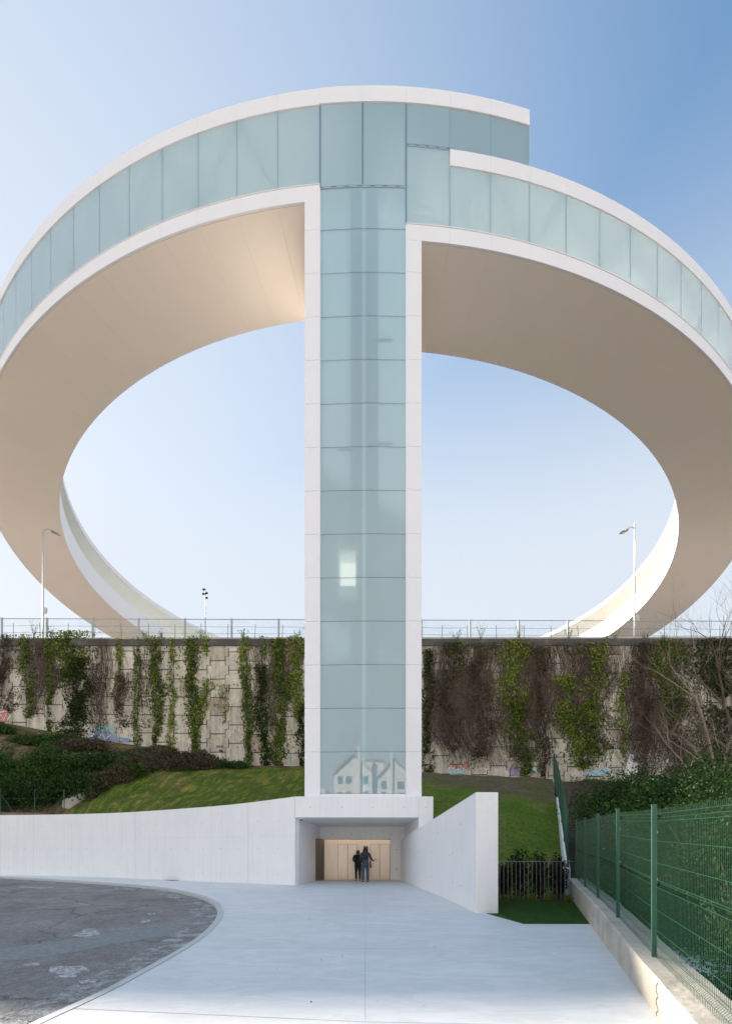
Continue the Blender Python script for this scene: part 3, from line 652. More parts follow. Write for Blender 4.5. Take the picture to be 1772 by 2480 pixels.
# ------------------------------------------------------------------ white concrete walls
def wall_top(X): return lin(X,[-30,-21.7,-13.1,-8.77,-6.8,-4.93,-3.16],[3.57,3.57,3.54,3.60,3.66,3.77,3.925])
wp=smoothc(wall_plan,1)
wb=offset(wp,.38)
cw=empty('curved_wall',(-13,28.3,0),'long curved white concrete retaining wall sweeping left from the entrance','wall')
n=len(wp); V=[];Fc=[]
for (a,b) in zip(wp,wb):
    zt=wall_top(a[0]); V+=[(a[0],a[1],-.3),(a[0],a[1],zt),(b[0],b[1],zt),(b[0],b[1],-.3)]
for i in range(n-1):
    k=4*i; Fc+=[(k+j,k+4+j,k+4+(j+1)%4,k+(j+1)%4) for j in range(4)]
Fc+=[(3,2,1,0),(4*n-4,4*n-3,4*n-2,4*n-1)]
mesh('concrete_wall',V,Fc,M['conc'],cw)
def at_len(P,s):
    for a,b in zip(P,P[1:]):
        l=math.hypot(b[0]-a[0],b[1]-a[1])
        if s<=l: t=s/l; return (a[0]+(b[0]-a[0])*t,a[1]+(b[1]-a[1])*t,(b[0]-a[0])/l,(b[1]-a[1])/l)
        s-=l
    return None
tot=sum(math.hypot(b[0]-a[0],b[1]-a[1]) for a,b in zip(wp,wp[1:]))
mt=MB(); mj=MB(); s=tot-.85; k=0
rev=wp
while s>.5:
    r=at_len(wp,s)
    if r:
        x,y,tx,ty=r; nx,ny=ty,-tx
        for z in (.45,1.60,2.86):
            mt.tube([(x+nx*.001,y+ny*.001,z),(x+nx*.006,y+ny*.006,z)],.017,8)
        sx_=s-.55; r2=at_len(wp,sx_)
        if r2 and sx_>0:
            x,y,tx,ty=r2; nx,ny=ty,-tx; wd=.010 if k%7==1 else .003
            mj.add([(x-tx*wd+nx*.003,y-ty*wd+ny*.003,-.1),(x+tx*wd+nx*.003,y+ty*wd+ny*.003,-.1),(x+tx*wd+nx*.003,y+ty*wd+ny*.003,wall_top(x)),(x-tx*wd+nx*.003,y-ty*wd+ny*.003,wall_top(x))],[(0,1,2,3)])
    s-=1.1; k+=1
wf=offset(wp,-.003)
for a,b in zip(wf,wf[1:]):
    if a==b: continue
    mj.add([(a[0],a[1],2.148),(b[0],b[1],2.148),(b[0],b[1],2.153),(a[0],a[1],2.153)],[(0,1,2,3)])
mt.build('tie_holes',M['tie'],cw); mj.build('shutter_joints',M['conc_joint'],cw)

por=empty('entrance_portal',(0,25,0),'white concrete entrance portal under the tower with steel lift doors inside','entrance')
mb=MB()
mb.prism([(-3.14,23.0),(2.98,23.0),(2.98,28.9),(-3.14,28.9)],[3.0,3.0,2.735,2.735],3.93)
o=mb.build('lintel',M['conc'],por)
mb=MB(); mb.prism([(-3.13,23.015),(-2.45,28.2),(-2.45,28.9),(-3.6,28.9),(-3.6,23.6)],-.3,[2.999,2.76,2.74,2.74,2.95]); mb.build('side_wall',M['conc'],por)
mb=MB(); mb.prism([(2.34,23.003),(2.975,23.003),(2.975,28.9),(2.06,28.9),(2.06,28.2)],-.3,[3.001,3.001,2.74,2.74,2.76]); mb.build('side_wall',M['conc'],por)
mb=MB(); mb.box((-2.5,28.0,2.10),(2.1,28.24,2.80)); mb.box((1.33,27.998,-.2),(2.1,28.24,2.098)); mb.build('rear_wall',M['conc'],por)
mb=MB()
for x in (751.4,827.8,903,977.5,1030.7):
    X=(x-886)/F*23; mb.tube([(X,22.999,3.45),(X,22.993,3.45)],.02,8)
for x in (804.5,851.5,899,946): 
    X=(x-886)/F*28; mb.tube([(X,27.999,2.38),(X,27.993,2.38)],.028,8)
for z in (.47,1.55): mb.tube([(1.66,27.997,z),(1.66,27.990,z)],.028,8)
mb.build('tie_holes',M['tie'],por)
mb=MB()
for X in (-2.02,-.27,1.45,2.35): mb.box((X-.003,22.997,3.005),(X+.003,22.9995,3.925))
mb.box((2.336,22.997,3.0),(2.342,22.9995,3.925))
mb.build('shutter_joints',M['conc_joint'],por)
mb=MB(); mb.add([(-2.605,26.9,-.1),(-2.27,28.22,-.1),(-2.27,28.22,2.11),(-2.605,26.9,2.11),(-2.64,26.9,-.1),(-2.64,28.22,-.1),(-2.64,28.22,2.11),(-2.64,26.9,2.11)],[(0,1,2,3),(4,0,3,7),(3,2,6,7),(0,4,5,1)]); mb.build('steel_side_panel',M['steel_side'],por)
def dx_(px): return (px-886)/F*28.26
mb=MB(); yb2=28.26
L1,L2,R1,R2=dx_(818),dx_(864.3),dx_(896.7),dx_(944.3); zt=1.71+(2050-2044.3)/F*28.26
for x0,x1,z0,z1 in ((-2.27,L1,-.12,2.16),(L2,R1,-.12,2.16),(L1,L2,zt,2.16),(R1,R2,zt,2.16),(R2,1.33,-.12,2.16)): mb.box((x0+.002,yb2,z0),(x1-.002,yb2+.08,z1))
mb.build('door_surround',M['steel_frame'],por)
for a,b in ((L1,dx_(841.8)),(dx_(841.8),L2),(R1,dx_(919)),(dx_(919),R2)):
    mb=MB(); mb.box((a+.012,yb2+.035,-.12),(b-.012,yb2+.07,zt-.012)); mb.build('lift_door_leaf',M['steel_door'],por)
mb=MB(); mb.box((L1,yb2+.075,-.1),(L2,yb2+.09,zt)); mb.box((R1,yb2+.075,-.1),(R2,yb2+.09,zt)); mb.build('door_gap',M['dark'],por)
mb=MB(); mb.box((-.13,yb2-.02,1.28),(.11,yb2-.002,1.72)); mb.build('call_panel',M['dark'],por)
mb=MB(); mb.box((-.10,yb2-.026,1.45),(.08,yb2-.021,1.68)); mb.build('display',pmat('display',(.08,.09,.1),.3),por)
mb=MB(); mb.box((-2.25,27.98,2.07),(1.33,28.04,2.098)); mb.build('light_channel',M['dark'],por)
mb=MB(); mb.box((-2.2,28.07,2.085),(1.3,28.16,2.097)); mb.build('strip_lamp',M['strip'],por)
dc=empty('dome_camera',(-2.92,23.35,2.98),'small white dome camera under the portal ceiling, left corner','camera')
mb=MB(); mb.tube([(-2.92,23.35,2.99),(-2.92,23.35,2.93)],.07,12); mb.build('housing',M['panel'],dc); mb=MB(); mb.ell((-2.92,23.35,2.92),(.05,.05,.05)); mb.build('lens_dome',M['dark'],dc,smooth=True)

ww=empty('wing_wall',(3,19,0),'free standing white concrete wing wall right of the entrance, tallest at its near end','wall')
pl=smoothc([(3.05,14.4),(2.75,17.8),(2.40,20.4),(2.14,22.1),(2.02,24.4),(1.91,26.8),(1.88,27.9)],1)
tz=lambda y: lin(y,[14.4,17.8,22.1,26.8,28],[3.22,2.93,2.45,2.1,2.0])
V=[];Fc=[]
for i,(x,y) in enumerate(pl):
    t=tz(y); V+=[(x,y,-.5),(x,y,t),(x+.62,y,t),(x+.62,y,-.5)]
n=len(pl)
for i in range(n-1):
    k=4*i; Fc+=[(k+j,k+(j+1)%4,k+4+(j+1)%4,k+4+j) for j in range(4)]
Fc+=[(3,2,1,0),(4*n-4,4*n-3,4*n-2,4*n-1)][::1]
bevel(mesh('concrete_wall',V,Fc,M['conc'],ww),.012,2)
mb=MB()
for (x,y),(x2,y2) in zip(pl[2::2],pl[3::2]):
    for z in (.55,1.5): 
        mb.tube([(x-.001,y,z),(x-.008,y-.001,z)],.02,8)
for y,z in ((16,2.4),(16,.5),(17.3,1.4),(18.8,2.2)):
    x=lin(y,[14.4,17.8,20.4],[3.05,2.75,2.40]); mb.tube([(x-.0,y,z),(x-.012,y,z)],.02,8)
mb.build('tie_holes',M['tie'],ww)

# ------------------------------------------------------------------ tall retaining wall of cross shaped panels
rw=empty('retaining_wall',(0,43,7),'tall old retaining wall of pale cross shaped concrete panels under the road','wall')
rr=random.Random(3)
PW,PH=1.55,1.53
def wpt(X,z,off=0): return (X,Dw(X)-off,z)
V=[];Fc=[]
def cross(cx,cz,zlo,zhi):
    w_,h_=PW/2-.032,PH/2-.036; e=.14; hq=PH/4
    # interlocking outline: wide in the middle half, narrow at the top and bottom quarters (or the reverse by column)
    P=[(-w_+e,-h_),(w_-e,-h_),(w_-e,-hq),(w_+e,-hq+.0),(w_+e,hq),(w_-e,hq),(w_-e,h_),(-w_+e,h_),(-w_+e,hq),(-w_-e,hq),(-w_-e,-hq),(-w_+e,-hq)]
    P=[(cx+a,min(max(cz+b,zlo),zhi)) for a,b in P]
    n0=len(V)
    off=rr.uniform(.0,.035)
    for a,b in P: V.append(wpt(a,b,.06+off))
    for a,b in P: V.append(wpt(a,b,-.05))
    Fc.append(tuple(n0+i for i in range(12)))
    for i in range(12): Fc.append((n0+i,n0+12+i,n0+12+(i+1)%12,n0+(i+1)%12))
for i in range(-28,29):
    cx=i*PW; zt=top_z(cx)-.35; zb=base_z(cx)-1.6
    k=0; cz=zt+ (0 if i%2 else -PH/2)
    while cz>zb:
        if cz-PH/2<zt: cross(cx,cz,zb-1,zt)
        cz-=PH
mesh('panels',V,Fc,M['rewall'],rw)
V=[];Fc=[]
for i,X in enumerate((-46,46)): V+=[wpt(X,-1,-.0),wpt(X,top_z(X)-.3,-.0),wpt(X,top_z(X)-.3,-.6),wpt(X,-1,-.6)]
mesh('wall_core',V,[(0,4,5,1),(1,5,6,2),(2,6,7,3)],M['rejoint'],rw)
V=[]
for X in (-46,46): V+=[wpt(X,top_z(X)-.55,.19),wpt(X,top_z(X),.19),wpt(X,top_z(X),-.7),wpt(X,top_z(X)-.55,-.7)]
mesh('coping',V,[(0,4,5,1),(1,5,6,2),(3,2,6,7),(0,3,7,4)],M['cap'],rw)

# road deck behind the wall
V=[(-60,Dw(-60)+.3,19.0),(60,Dw(60)+.3,17.1),(60,74,17.1),(-60,74,19.0)]
o=mesh('highway',V,[(0,1,2,3)],M['asphalt']); tag(o,kind='structure')
o=mesh('far_embankment',[(-60,74,19.0),(60,74,17.1),(90,120,8),(-90,120,8),(90,400,0),(-90,400,0)],[(0,1,2,3),(3,2,4,5)],M['earth']); tag(o,kind='structure')
o=tag(empty('road_barrier',(0,43.8,19),'low pale concrete barrier along the road above the wall','barrier'))
V=[]
for X in (-46,46):
    z=top_z(X); V+=[wpt(X,z-.1,-.25),wpt(X,z+.33,-.32),wpt(X,z+.33,-.55),wpt(X,z-.1,-.62)]
mesh('barrier_body',V,[(0,4,5,1),(1,5,6,2),(2,6,7,3)],M['barrier'],o)
nb=empty('glass_road_screen',(0,43.8,19),'clear glass screen with grey steel posts and top rail along the road edge','screen')
mbp=MB(); mbp.box((-.075,-.05,0),(.075,.05,1.86)); mbp.box((-.12,-.09,0),(.12,.09,.06)); pdat=None
for k in range(-8,12):
    u=(108+ (438-108)/3*0 -886)/F; X0=-27.35
    X=X0+4.0*k+ 0
    if X<-33 or X>33: continue
    loc=Vector((X,Dw(X)+.42,top_z(X)+.02))-nb.location
    if pdat is None: pdat=mbp.build('post',M['galv'],nb,local=True); pdat.location=loc
    else: link_copy(pdat,nb,loc)
for k in range(-1,16):
    X=-27.35+4*k
    a,b=X+.09,X+3.91
    mesh('glass_panel',[wpt(a,top_z(a)+.34,-.42),wpt(b,top_z(b)+.34,-.42),wpt(b,top_z(b)+1.76,-.42),wpt(a,top_z(a)+1.76,-.42)],[(0,1,2,3)],M['clear'],nb)
mb=MB(); mb.tube([wpt(-32,top_z(-32)+1.82,-.42),wpt(32,top_z(32)+1.82,-.42)],.035,6); mb.build('top_rail',M['galv'],nb)
# thin cable fence in front
cf=empty('cable_fence',(0,42.9,19),'low fence of thin iron rods and cables on the wall coping','fence')
mb=MB(); mb.tube([(0,0,0),(0,0,1.22)],.02,5); rod=None
X=-30
while X<31:
    loc=Vector((X,Dw(X)-.05,top_z(X)))-cf.location; tl=(rr.uniform(-.04,.04),rr.uniform(-.05,.05),0)
    if rod is None: rod=mb.build('rod',M['twig'],cf,local=True); rod.location=loc
    else: link_copy(rod,cf,loc,tl)
    X+=rr.uniform(2.1,2.4)
for h in (.42,.98):
    pts=[wpt(x,top_z(x)+h+.02*math.sin(x*1.7),.05) for x in np.arange(-31,31.5,1.1)]
    mb=MB(); mb.tube(pts,.013,4); mb.build('cable',M['rail_blue'],cf)

# ------------------------------------------------------------------ lamps on the road
def street_lamp(px,ptop,arm,base_off,label):
    u=(px-886)/F; D=(43+.04*0)/(1+.04*u)+base_off; X=u*D
    z0=top_z(X)-.3; z1=EYE+(2050-ptop)*D/F
    t=empty('street_lamp',(X,D,z0),label,'street lamp','street lamps on the road')
    r=arm*.35; pts=[(X,D,z0),(X,D,z0+3),(X,D,z1-r)]; 
    for k in range(1,9):
        q=math.pi/2*k/8; pts.append((X+(r-r*math.cos(q))*(1 if arm>0 else 1),D,z1-abs(r)+abs(r)*math.sin(q)))
    pts.append((X+arm*.72,D,z1-.06)); pts.append((X+arm*.9,D,z1-.22))
    mb=MB(); mb.tube(pts,[.085,.08,.06]+[.05]*(len(pts)-3),8); mb.build('pole',M['post_white'],t,smooth=True)
    s_=1 if arm>0 else -1
    ang=math.atan2(-.25,.6)
    mb=MB(); c=Vector((X+arm*1.03,D,z1-.36)); 
    mb.add([(c.x-s_*.42,D-.08,c.z+.22),(c.x+s_*.30,D-.17,c.z-.10),(c.x+s_*.42,D-.1,c.z-.22),(c.x-s_*.30,D-.14,c.z+.02),(c.x-s_*.42,D+.08,c.z+.22),(c.x+s_*.30,D+.17,c.z-.10),(c.x+s_*.42,D+.1,c.z-.22),(c.x-s_*.30,D+.14,c.z+.02)],
           [(0,1,2,3),(7,6,5,4),(0,4,5,1),(1,5,6,2),(2,6,7,3),(3,7,4,0)]); mb.build('lamp_head',pmat('lamp_grey',(.25,.25,.24),.5),t)
    mb=MB(); mb.add([(c.x-s_*.24,D-.1,c.z+.0),(c.x+s_*.34,D-.08,c.z-.2),(c.x+s_*.34,D+.08,c.z-.2),(c.x-s_*.24,D+.1,c.z+.0),(c.x,D,c.z-.2)],[(0,1,4),(1,2,4),(2,3,4),(3,0,4),(3,2,1,0)]); mb.build('lens',pmat('lamp_lens',(.5,.5,.48),.2),t)
    mb=MB(); zb=z0+(2.75 if arm>0 else 2.35); mb.box((X+.06,D-.12,zb),(X+.32,D+.1,zb+.34)); mb.box((X+.1,D-.1,zb-.14),(X+.28,D+.08,zb)); mb.build('control_box',M['post_white'],t)
street_lamp(105,1281,1.05,.55,'tall curved arm street lamp left, its arm pointing right over the road')
street_lamp(1536,1276,-.85,.6,'tall curved arm street lamp right, in front of the white ring, arm pointing left')
X=(497.5-886)/F*66
fm=empty('floodlight_mast',(X,66,18.5),'thin dark floodlight mast far behind the road','light mast')
mb=MB(); mb.tube([(X,66,18.3),(X,66,EYE+623*66/F)],[.09,.05],6); mb.build('mast',M['galv'],fm)
for dx,dz in ((-.3,-.75),(.3,-.65),(-.25,-.2),(.28,-1.25)):
    mb=MB(); z=EYE+623*66/F+dz+.1; mb.box((X+dx*.6-.15,65.8,z-.09),(X+dx*.6+.15,66.0,z+.1)); mb.box((X+min(dx,0),65.98,z-.03),(X+max(dx,0),66.03,z+.03)); mb.build('floodlight',M['dark'],fm)

# ------------------------------------------------------------------ leaves
NR=np.random.RandomState(11)
def leaves(P, size, norm=None, spread=1.0, jit=.35):
    """P (n,3) centres -> quad faces; norm = preferred facing"""
    n=len(P); d=NR.normal(size=(n,3))*spread
    if norm is not None: d=d+np.array(norm)
    d/=np.linalg.norm(d,axis=1)[:,None]+1e-9
    r=NR.normal(size=(n,3)); a=np.cross(d,r); a/=np.linalg.norm(a,axis=1)[:,None]+1e-9; b=np.cross(d,a)
    s=(size*(1+jit*NR.uniform(-1,1,size=n)))[:,None]
    q=np.stack([P-a*s*.5,P-b*s*.36+d*s*.08,P+a*s*.55,P+b*s*.36+d*s*.08],1)
    V=q.reshape(-1,3); Fc=np.arange(4*n).reshape(-1,4); return V,Fc
def bigmesh(name,V,Fc,mat,parent=None):
    me=bpy.data.meshes.new(name); V=np.asarray(V,dtype=np.float32)
    if parent is not None: V=V-np.array(parent.location,dtype=np.float32)
    me.vertices.add(len(V)); me.vertices.foreach_set('co',V.ravel())
    k=Fc.shape[1]; me.loops.add(Fc.size); me.loops.foreach_set('vertex_index',Fc.ravel().astype(np.int32))
    me.polygons.add(len(Fc)); me.polygons.foreach_set('loop_start',np.arange(0,Fc.size,k,dtype=np.int32)); me.polygons.foreach_set('loop_total',np.full(len(Fc),k,dtype=np.int32))
    me.materials.append(mat); me.update(calc_edges=True)
    o=bpy.data.objects.new(name,me); C.objects.link(o)
    if parent is not None: o.parent=parent
    return o
def wx(px,py,off=0):
    u=(px-886)/F; D=43/(1+.04*u)-off; return u*D,D,EYE+(2050-py)*D/F
def ivy(x0,x1,y0,y1,mat,dens,label,twig=0,xs=0,taper=.35,thick=.35,seed=0,size=.17,holes=.45):
    """x0..x1, y0..y1 native pixels on the wall face at the time of measuring"""
    r=np.random.RandomState(seed+5)
    A=wx((x0+x1)/2,y0); B=wx((x0+x1)/2+xs,y1); wdt=(x1-x0)*A[1]/F*1.18
    h=A[2]-B[2]; n=int(dens*wdt*h)
    t=r.uniform(0,1,n); ph=r.uniform(0,6,4)
    cxx=A[0]+(B[0]-A[0])*t+.10*wdt*np.sin(t*7+ph[0])*np.minimum(1,t*3)+.05*wdt*np.sin(t*19+ph[1])
    ww_=wdt*.5*(1-taper*t)*(.72+.28*np.sin(t*11+ph[2]))*(1-.7*np.clip((t-.9)*10,0,1))
    q=r.normal(0,.62,n); q=np.clip(q,-1.2,1.2)*np.where(r.rand(n)<.06,1.4,1); X=cxx+q*ww_
    Z=A[2]-h*t-r.exponential(.15,n)*(t>.85)
    bulge=np.clip(1-q**2,.1,1)
    Y=43-.04*X-.08-r.uniform(0,1,n)*thick*bulge*(.5+.5*np.exp(-t*3))
    keep=np.array([mn.noise(Vector((a*.9,b*.75,seed*3.1)))+.35*mn.noise(Vector((a*2.6,b*2.2,seed)))>-holes for a,b in zip(X,Z)])
    P=np.stack([X,Y,Z],1)[keep]
    t_=empty('climbing_ivy',(A[0],A[1],A[2]),label,'ivy','ivy climbing on the retaining wall')
    V,Fc=leaves(P,size,(0,-1,.35),.75); bigmesh('leaves',V,Fc,M[mat],t_)
    if twig or True:
        mb=MB(); m=max(2,int(twig*wdt)) if twig else 2
        for k in range(m):
            q0=r.normal(0,.45)*.9; tt=0 if r.rand()<.6 else r.uniform(0,.4); te=min(1.0,tt+r.uniform(.4,1)); pts=[]
            sw=r.uniform(0,6); 
            for i in range(9):
                s_=tt+(te-tt)*i/8; x=A[0]+(B[0]-A[0])*s_+.10*wdt*math.sin(s_*7+ph[0])*min(1,s_*3)+q0*wdt*.5*(1-taper*.5*s_)+.05*math.sin(s_*17+sw)+r.normal(0,.05)
                pts.append((x,43-.04*x-.1-r.uniform(0,.14),A[2]-h*s_))
            mb.tube(pts,[.015*(1-.6*i/8) for i in range(9)],3,False)
        mb.build('stems',M['twig'],t_)
    return t_
Z5=lambda a,b,c,d:(a/2.194,b/2.194,1480+c/2.194,1480+d/2.194)
Z6=lambda a,b,c,d:(1000+a/2.1036,1000+b/2.1036,1480+c/2.1036,1480+d/2.1036)
IV=[
 (Z5(-30,110,130,530),'ivy_dry',95,'brown half bare ivy curtain at the far left end of the wall',9,0,.2),
 (Z5(80,205,128,560),'ivy_mix',80,'dark ivy curtain second from the left end, above the red graffiti',8,10,.25),
 (Z5(215,310,150,640),'ivy_mix',75,'narrow tapering ivy strand just left of the widest dark ivy mass',5,5,.7),
 (Z5(230,505,112,330),'ivy_mix',140,'bushy ivy clump spilling over the coping, yellow green on top',4,0,.1),
 (Z5(310,505,250,680),'ivy_dark',150,'widest dark green ivy mass hanging below the bushy clump',4,5,.15),
 (Z5(465,570,280,700),'ivy_dry',35,'thin brown ivy stems beside the widest dark ivy mass',9,0,.2),
 (Z5(610,665,145,420),'ivy_lime',70,'thin bright green ivy strand high on the left wall',3,0,.2),
 (Z5(595,710,330,610),'ivy_dry',70,'brown green ivy blotch halfway up the left wall',10,0,.3),
 (Z5(695,775,145,730),'ivy_mix',55,'thin loose ivy strand with a wide leafy top, right of the brown blotch',6,0,.3),
 (Z5(780,880,140,690),'ivy_mix',120,'straight dense dark green ivy strand in the middle of the left wall',5,5,.25),
 (Z5(890,950,150,740),'ivy_lime',75,'thin yellow green ivy strand next to the straight dense one',5,0,.1),
 (Z5(975,1070,140,770),'ivy_mix',140,'long thick ivy strand reaching almost to the ground, left wall',5,5,.2),
 (Z5(1060,1145,360,620),'ivy_lime',70,'slanting yellow green ivy branch beside the long thick strand',4,-25,.1),
 (Z5(1068,1130,140,215),'ivy_lime',110,'small round ivy tuft hanging just under the coping, left wall',2,0,.1),
 (Z5(1140,1235,390,590),'ivy_lime',22,'sparse yellow ivy sprig alone on bare panels',4,0,.3),
 (Z5(1258,1345,140,300),'ivy_lime',80,'short ivy tuft under the coping above the small black tag',4,0,.3),
 (Z5(1270,1345,300,820),'ivy_mix',110,'ivy strand left of the dense mass near the tower',5,10,.3),
 (Z5(1350,1440,290,830),'ivy_dark',120,'dark ivy strand second from the tower mass',6,5,.2),
 (Z5(1375,1425,140,230),'ivy_lime',80,'tiny ivy tuft under the coping near the tower',2,0,.3),
 (Z5(1420,1540,150,820),'ivy_mix',120,'tall ivy strand close to the tower, left side',8,5,.15),
 (Z5(1510,1640,140,560),'ivy_lime',120,'yellow flecked ivy mass right against the left tower edge',12,0,.1),
 (Z5(1570,1640,500,830),'ivy_dark',90,'lower dark ivy strand against the left tower edge',5,0,.2),
 (Z6(35,115,200,820),'ivy_dark',95,'dark ivy strand right against the right tower edge',14,0,-.1),
 (Z6(90,270,165,700),'ivy_dry',80,'wide brown leafless ivy curtain right of the tower',20,0,-.1),
 (Z6(230,440,165,740),'ivy_dry',75,'second brown leafless ivy curtain, left of the yellow green column',20,0,-.05),
 (Z6(160,290,155,330),'ivy_mix',50,'dark green ivy tuft over the coping above the brown curtain',6,0,.2),
 (Z6(405,620,150,500),'ivy_lime',95,'yellow green ivy column on the right wall, starting at the coping',10,0,.0),
 (Z6(430,640,430,830),'ivy_mix',110,'darker lower half of the yellow green ivy column, over blue graffiti',12,15,.1),
 (Z6(590,700,190,840),'ivy_dry',90,'dark brown ivy strand between the two yellow green columns',16,5,.1),
 (Z6(690,850,330,720),'ivy_lime',90,'left half of the broad yellow green ivy patch',8,20,.0),
 (Z6(830,1010,165,560),'ivy_lime',85,'right half of the broad yellow green ivy patch',8,-5,.0),
 (Z6(740,1000,480,790),'ivy_mix',120,'low dark base of the broad yellow green ivy patch',8,0,.3),
 (Z6(1025,1105,310,720),'ivy_lime',65,'narrow yellow green ivy strand right of the broad patch',6,0,.2),
 (Z6(640,1060,165,700),'ivy_dry',26,'thin veil of bare stems behind the broad ivy patch',22,0,.0),
 (Z6(60,440,300,800),'ivy_dry',10,'fine web of bare stems over the lower wall right of the tower',30,0,-.05),
 (Z6(400,720,165,800),'ivy_dry',14,'fine web of bare stems behind the yellow green column',20,0,.0),
 (Z6(1030,1260,400,760),'ivy_dry',40,'loose brown stems left of the dark curtain behind the bare tree',22,0,.1),
 (Z5(480,640,150,700),'ivy_dry',9,'fine bare stems crossing the stained panels left of centre',10,0,.0),
 (Z5(700,860,200,620),'ivy_mix',9,'loose ivy runners between two strands on the left wall',8,0,.0),
 (Z5(1300,1560,160,760),'ivy_mix',16,'loose ivy runners linking the strands near the tower',12,0,.0),
 (Z5(100,330,150,560),'ivy_dry',16,'tangle of bare stems between the leftmost ivy curtains',16,0,.0),
 (Z6(1080,1260,165,830),'ivy_dry',90,'dark brown ivy curtain behind the bare tree',20,0,.1),
 (Z6(1170,1420,150,560),'ivy_mix',120,'dense green ivy mass left of the bare tree top',10,0,.0),
 (Z6(1180,1450,450,830),'ivy_dry',90,'brown tangled ivy low behind the bare tree',14,0,.1),
 (Z6(1390,1700,145,850),'ivy_dark',120,'dark ivy mass at the right end of the wall',10,0,.0),
]
for i,(bx,mt_,dn,lb,tw,xs,tp) in enumerate(IV):
    ivy(bx[0],bx[1],bx[2],bx[3],mt_,dn*(1.25 if mt_!='ivy_dry' else 1.5),lb,int(tw*(1.3 if mt_!='ivy_dry' else 2.0)),xs,tp,.42,i,.155 if mt_!='ivy_dry' else .11,.5 if mt_!='ivy_dry' else .38)
# ------------------------------------------------------------------ weeds on the coping
for i,(px,hp,mt_,lb) in enumerate([(82,45,'sprout','leafy yellow sprout beside the left street lamp base'),(125,38,'sprout','second leafy sprout right of the left lamp base'),(352,24,'sprout','short weed on the coping left of the third post'),(391,28,'sprout','bushy weed on the coping, left half'),
    (488,26,'ivy_mix','thin weed near the floodlight mast'),(590,30,'ivy_dark','dark upright weed left of the tower'),(720,28,'ivy_dark','dark weed close to the tower edge'),(1106,36,'ivy_mix','grey green weed right of the tower'),(1163,42,'ivy_mix','tall grey green weed second from the tower'),(1256,38,'ivy_mix','grey green weed in front of the second post'),
    (1376,42,'ivy_dry','tall brown weed where the white ring meets the wall'),(1465,36,'sprout','orange leafed weed beside the white ring foot'),(1490,40,'sprout','yellow leafed weed left of the right lamp'),(1562,34,'sprout','bright yellow weed right of the right lamp'),(1610,26,'sprout','small yellow weed under the bare tree')]):
    x,D,z=wx(px,1548,-.1); z=top_z(x)-.05; hh=hp*D/F; t=empty('weed',(x,D,z),lb,'weed','weeds growing on the wall coping')
    mb=MB(); P=[]
    for k in range(7):
        dx,dy=rr.gauss(0,.28),rr.gauss(0,.1); h2=hh*rr.uniform(.5,1.05); pts=[(x,D,z),(x+dx*.4,D+dy*.4,z+h2*.5),(x+dx,D+dy,z+h2)]; mb.tube(pts,[.014,.01,.005],3,False)
        for j in range(9): s_=rr.uniform(.35,1.02); P.append((x+dx*s_+rr.gauss(0,.05),D+dy*s_+rr.gauss(0,.05),z+h2*s_+rr.gauss(0,.04)))
    mb.build('stems',M['twig'],t); V,Fc=leaves(np.array(P),.09,(0,-1,.2),1); bigmesh('leaves',V,Fc,M[mt_],t)

# ------------------------------------------------------------------ graffiti (flat paint on the wall)
def paintpoly(mb,pts,off):
    V=[]
    for (a,b) in pts: x,D,z=wx(a,b,.115+off); V.append((x,D,z))
    mb.add(V,[tuple(range(len(V)))])
def paintmat(n,c):
    m_=sum(c)/3; c=tuple(.6*k+.4*(m_*.6+.18) for k in c) if n!='black' else c
    return pmat('spray_'+n,c,.8,var=(5,tuple(min(1,k*1.2+.05) for k in c),.4,.7))
PR_=paintmat('red',(.55,.07,.05)); PW_=paintmat('white',(.75,.75,.73)); PG_=paintmat('green',(.28,.5,.12)); PB_=paintmat('blue',(.12,.22,.5)); PT_=paintmat('teal',(.2,.5,.42)); PP_=paintmat('pink',(.62,.25,.45)); PC_=paintmat('cyan',(.2,.55,.65)); PO_=paintmat('orange',(.7,.22,.12)); PK_=paintmat('black',(.03,.03,.035)); PU_=paintmat('violet',(.3,.16,.42))
def stroke(pts,wd):
    L=[];Rr=[]
    for i,p in enumerate(pts):
        a=pts[max(i-1,0)];b=pts[min(i+1,len(pts)-1)]; t=(b[0]-a[0],b[1]-a[1]); l=math.hypot(*t) or 1
        L.append((p[0]-t[1]/l*wd,p[1]+t[0]/l*wd)); Rr.append((p[0]+t[1]/l*wd,p[1]-t[0]/l*wd))
    return L,Rr
def graf(name,label,shapes):
    x,D,z=wx(shapes[0][2][0][0],shapes[0][2][0][1],.1); t=empty(name,(x,D,z),label,'graffiti')
    for j,(m,kind,pts,*wd) in enumerate(shapes):
        mb=MB(); off=.003*(j+1)
        if kind=='p': paintpoly(mb,pts,off)
        else:
            L,Rr=stroke(pts,wd[0])
            for i in range(len(pts)-1): paintpoly(mb,[L[i],L[i+1],Rr[i+1],Rr[i]],off)
        mb.build('paint',m,t)
Q5=lambda P:[(a/2.194,1480+b/2.194) for a,b in P]
Q6=lambda P:[(1000+a/2.1036,1480+b/2.1036) for a,b in P]
graf('graffiti','red and white graffiti piece at the far left of the wall',[(PR_,'p',Q5([(-20,535),(20,525),(60,532),(52,560),(66,590),(10,588),(-20,592)])),(PG_,'p',Q5([(46,545),(68,538),(66,590),(50,588)])),(PW_,'s',Q5([(-10,575),(8,548),(20,580),(36,545),(40,580),(58,550)]),1.3),(PW_,'s',Q5([(-10,540),(20,534),(55,530)]),1.0)])
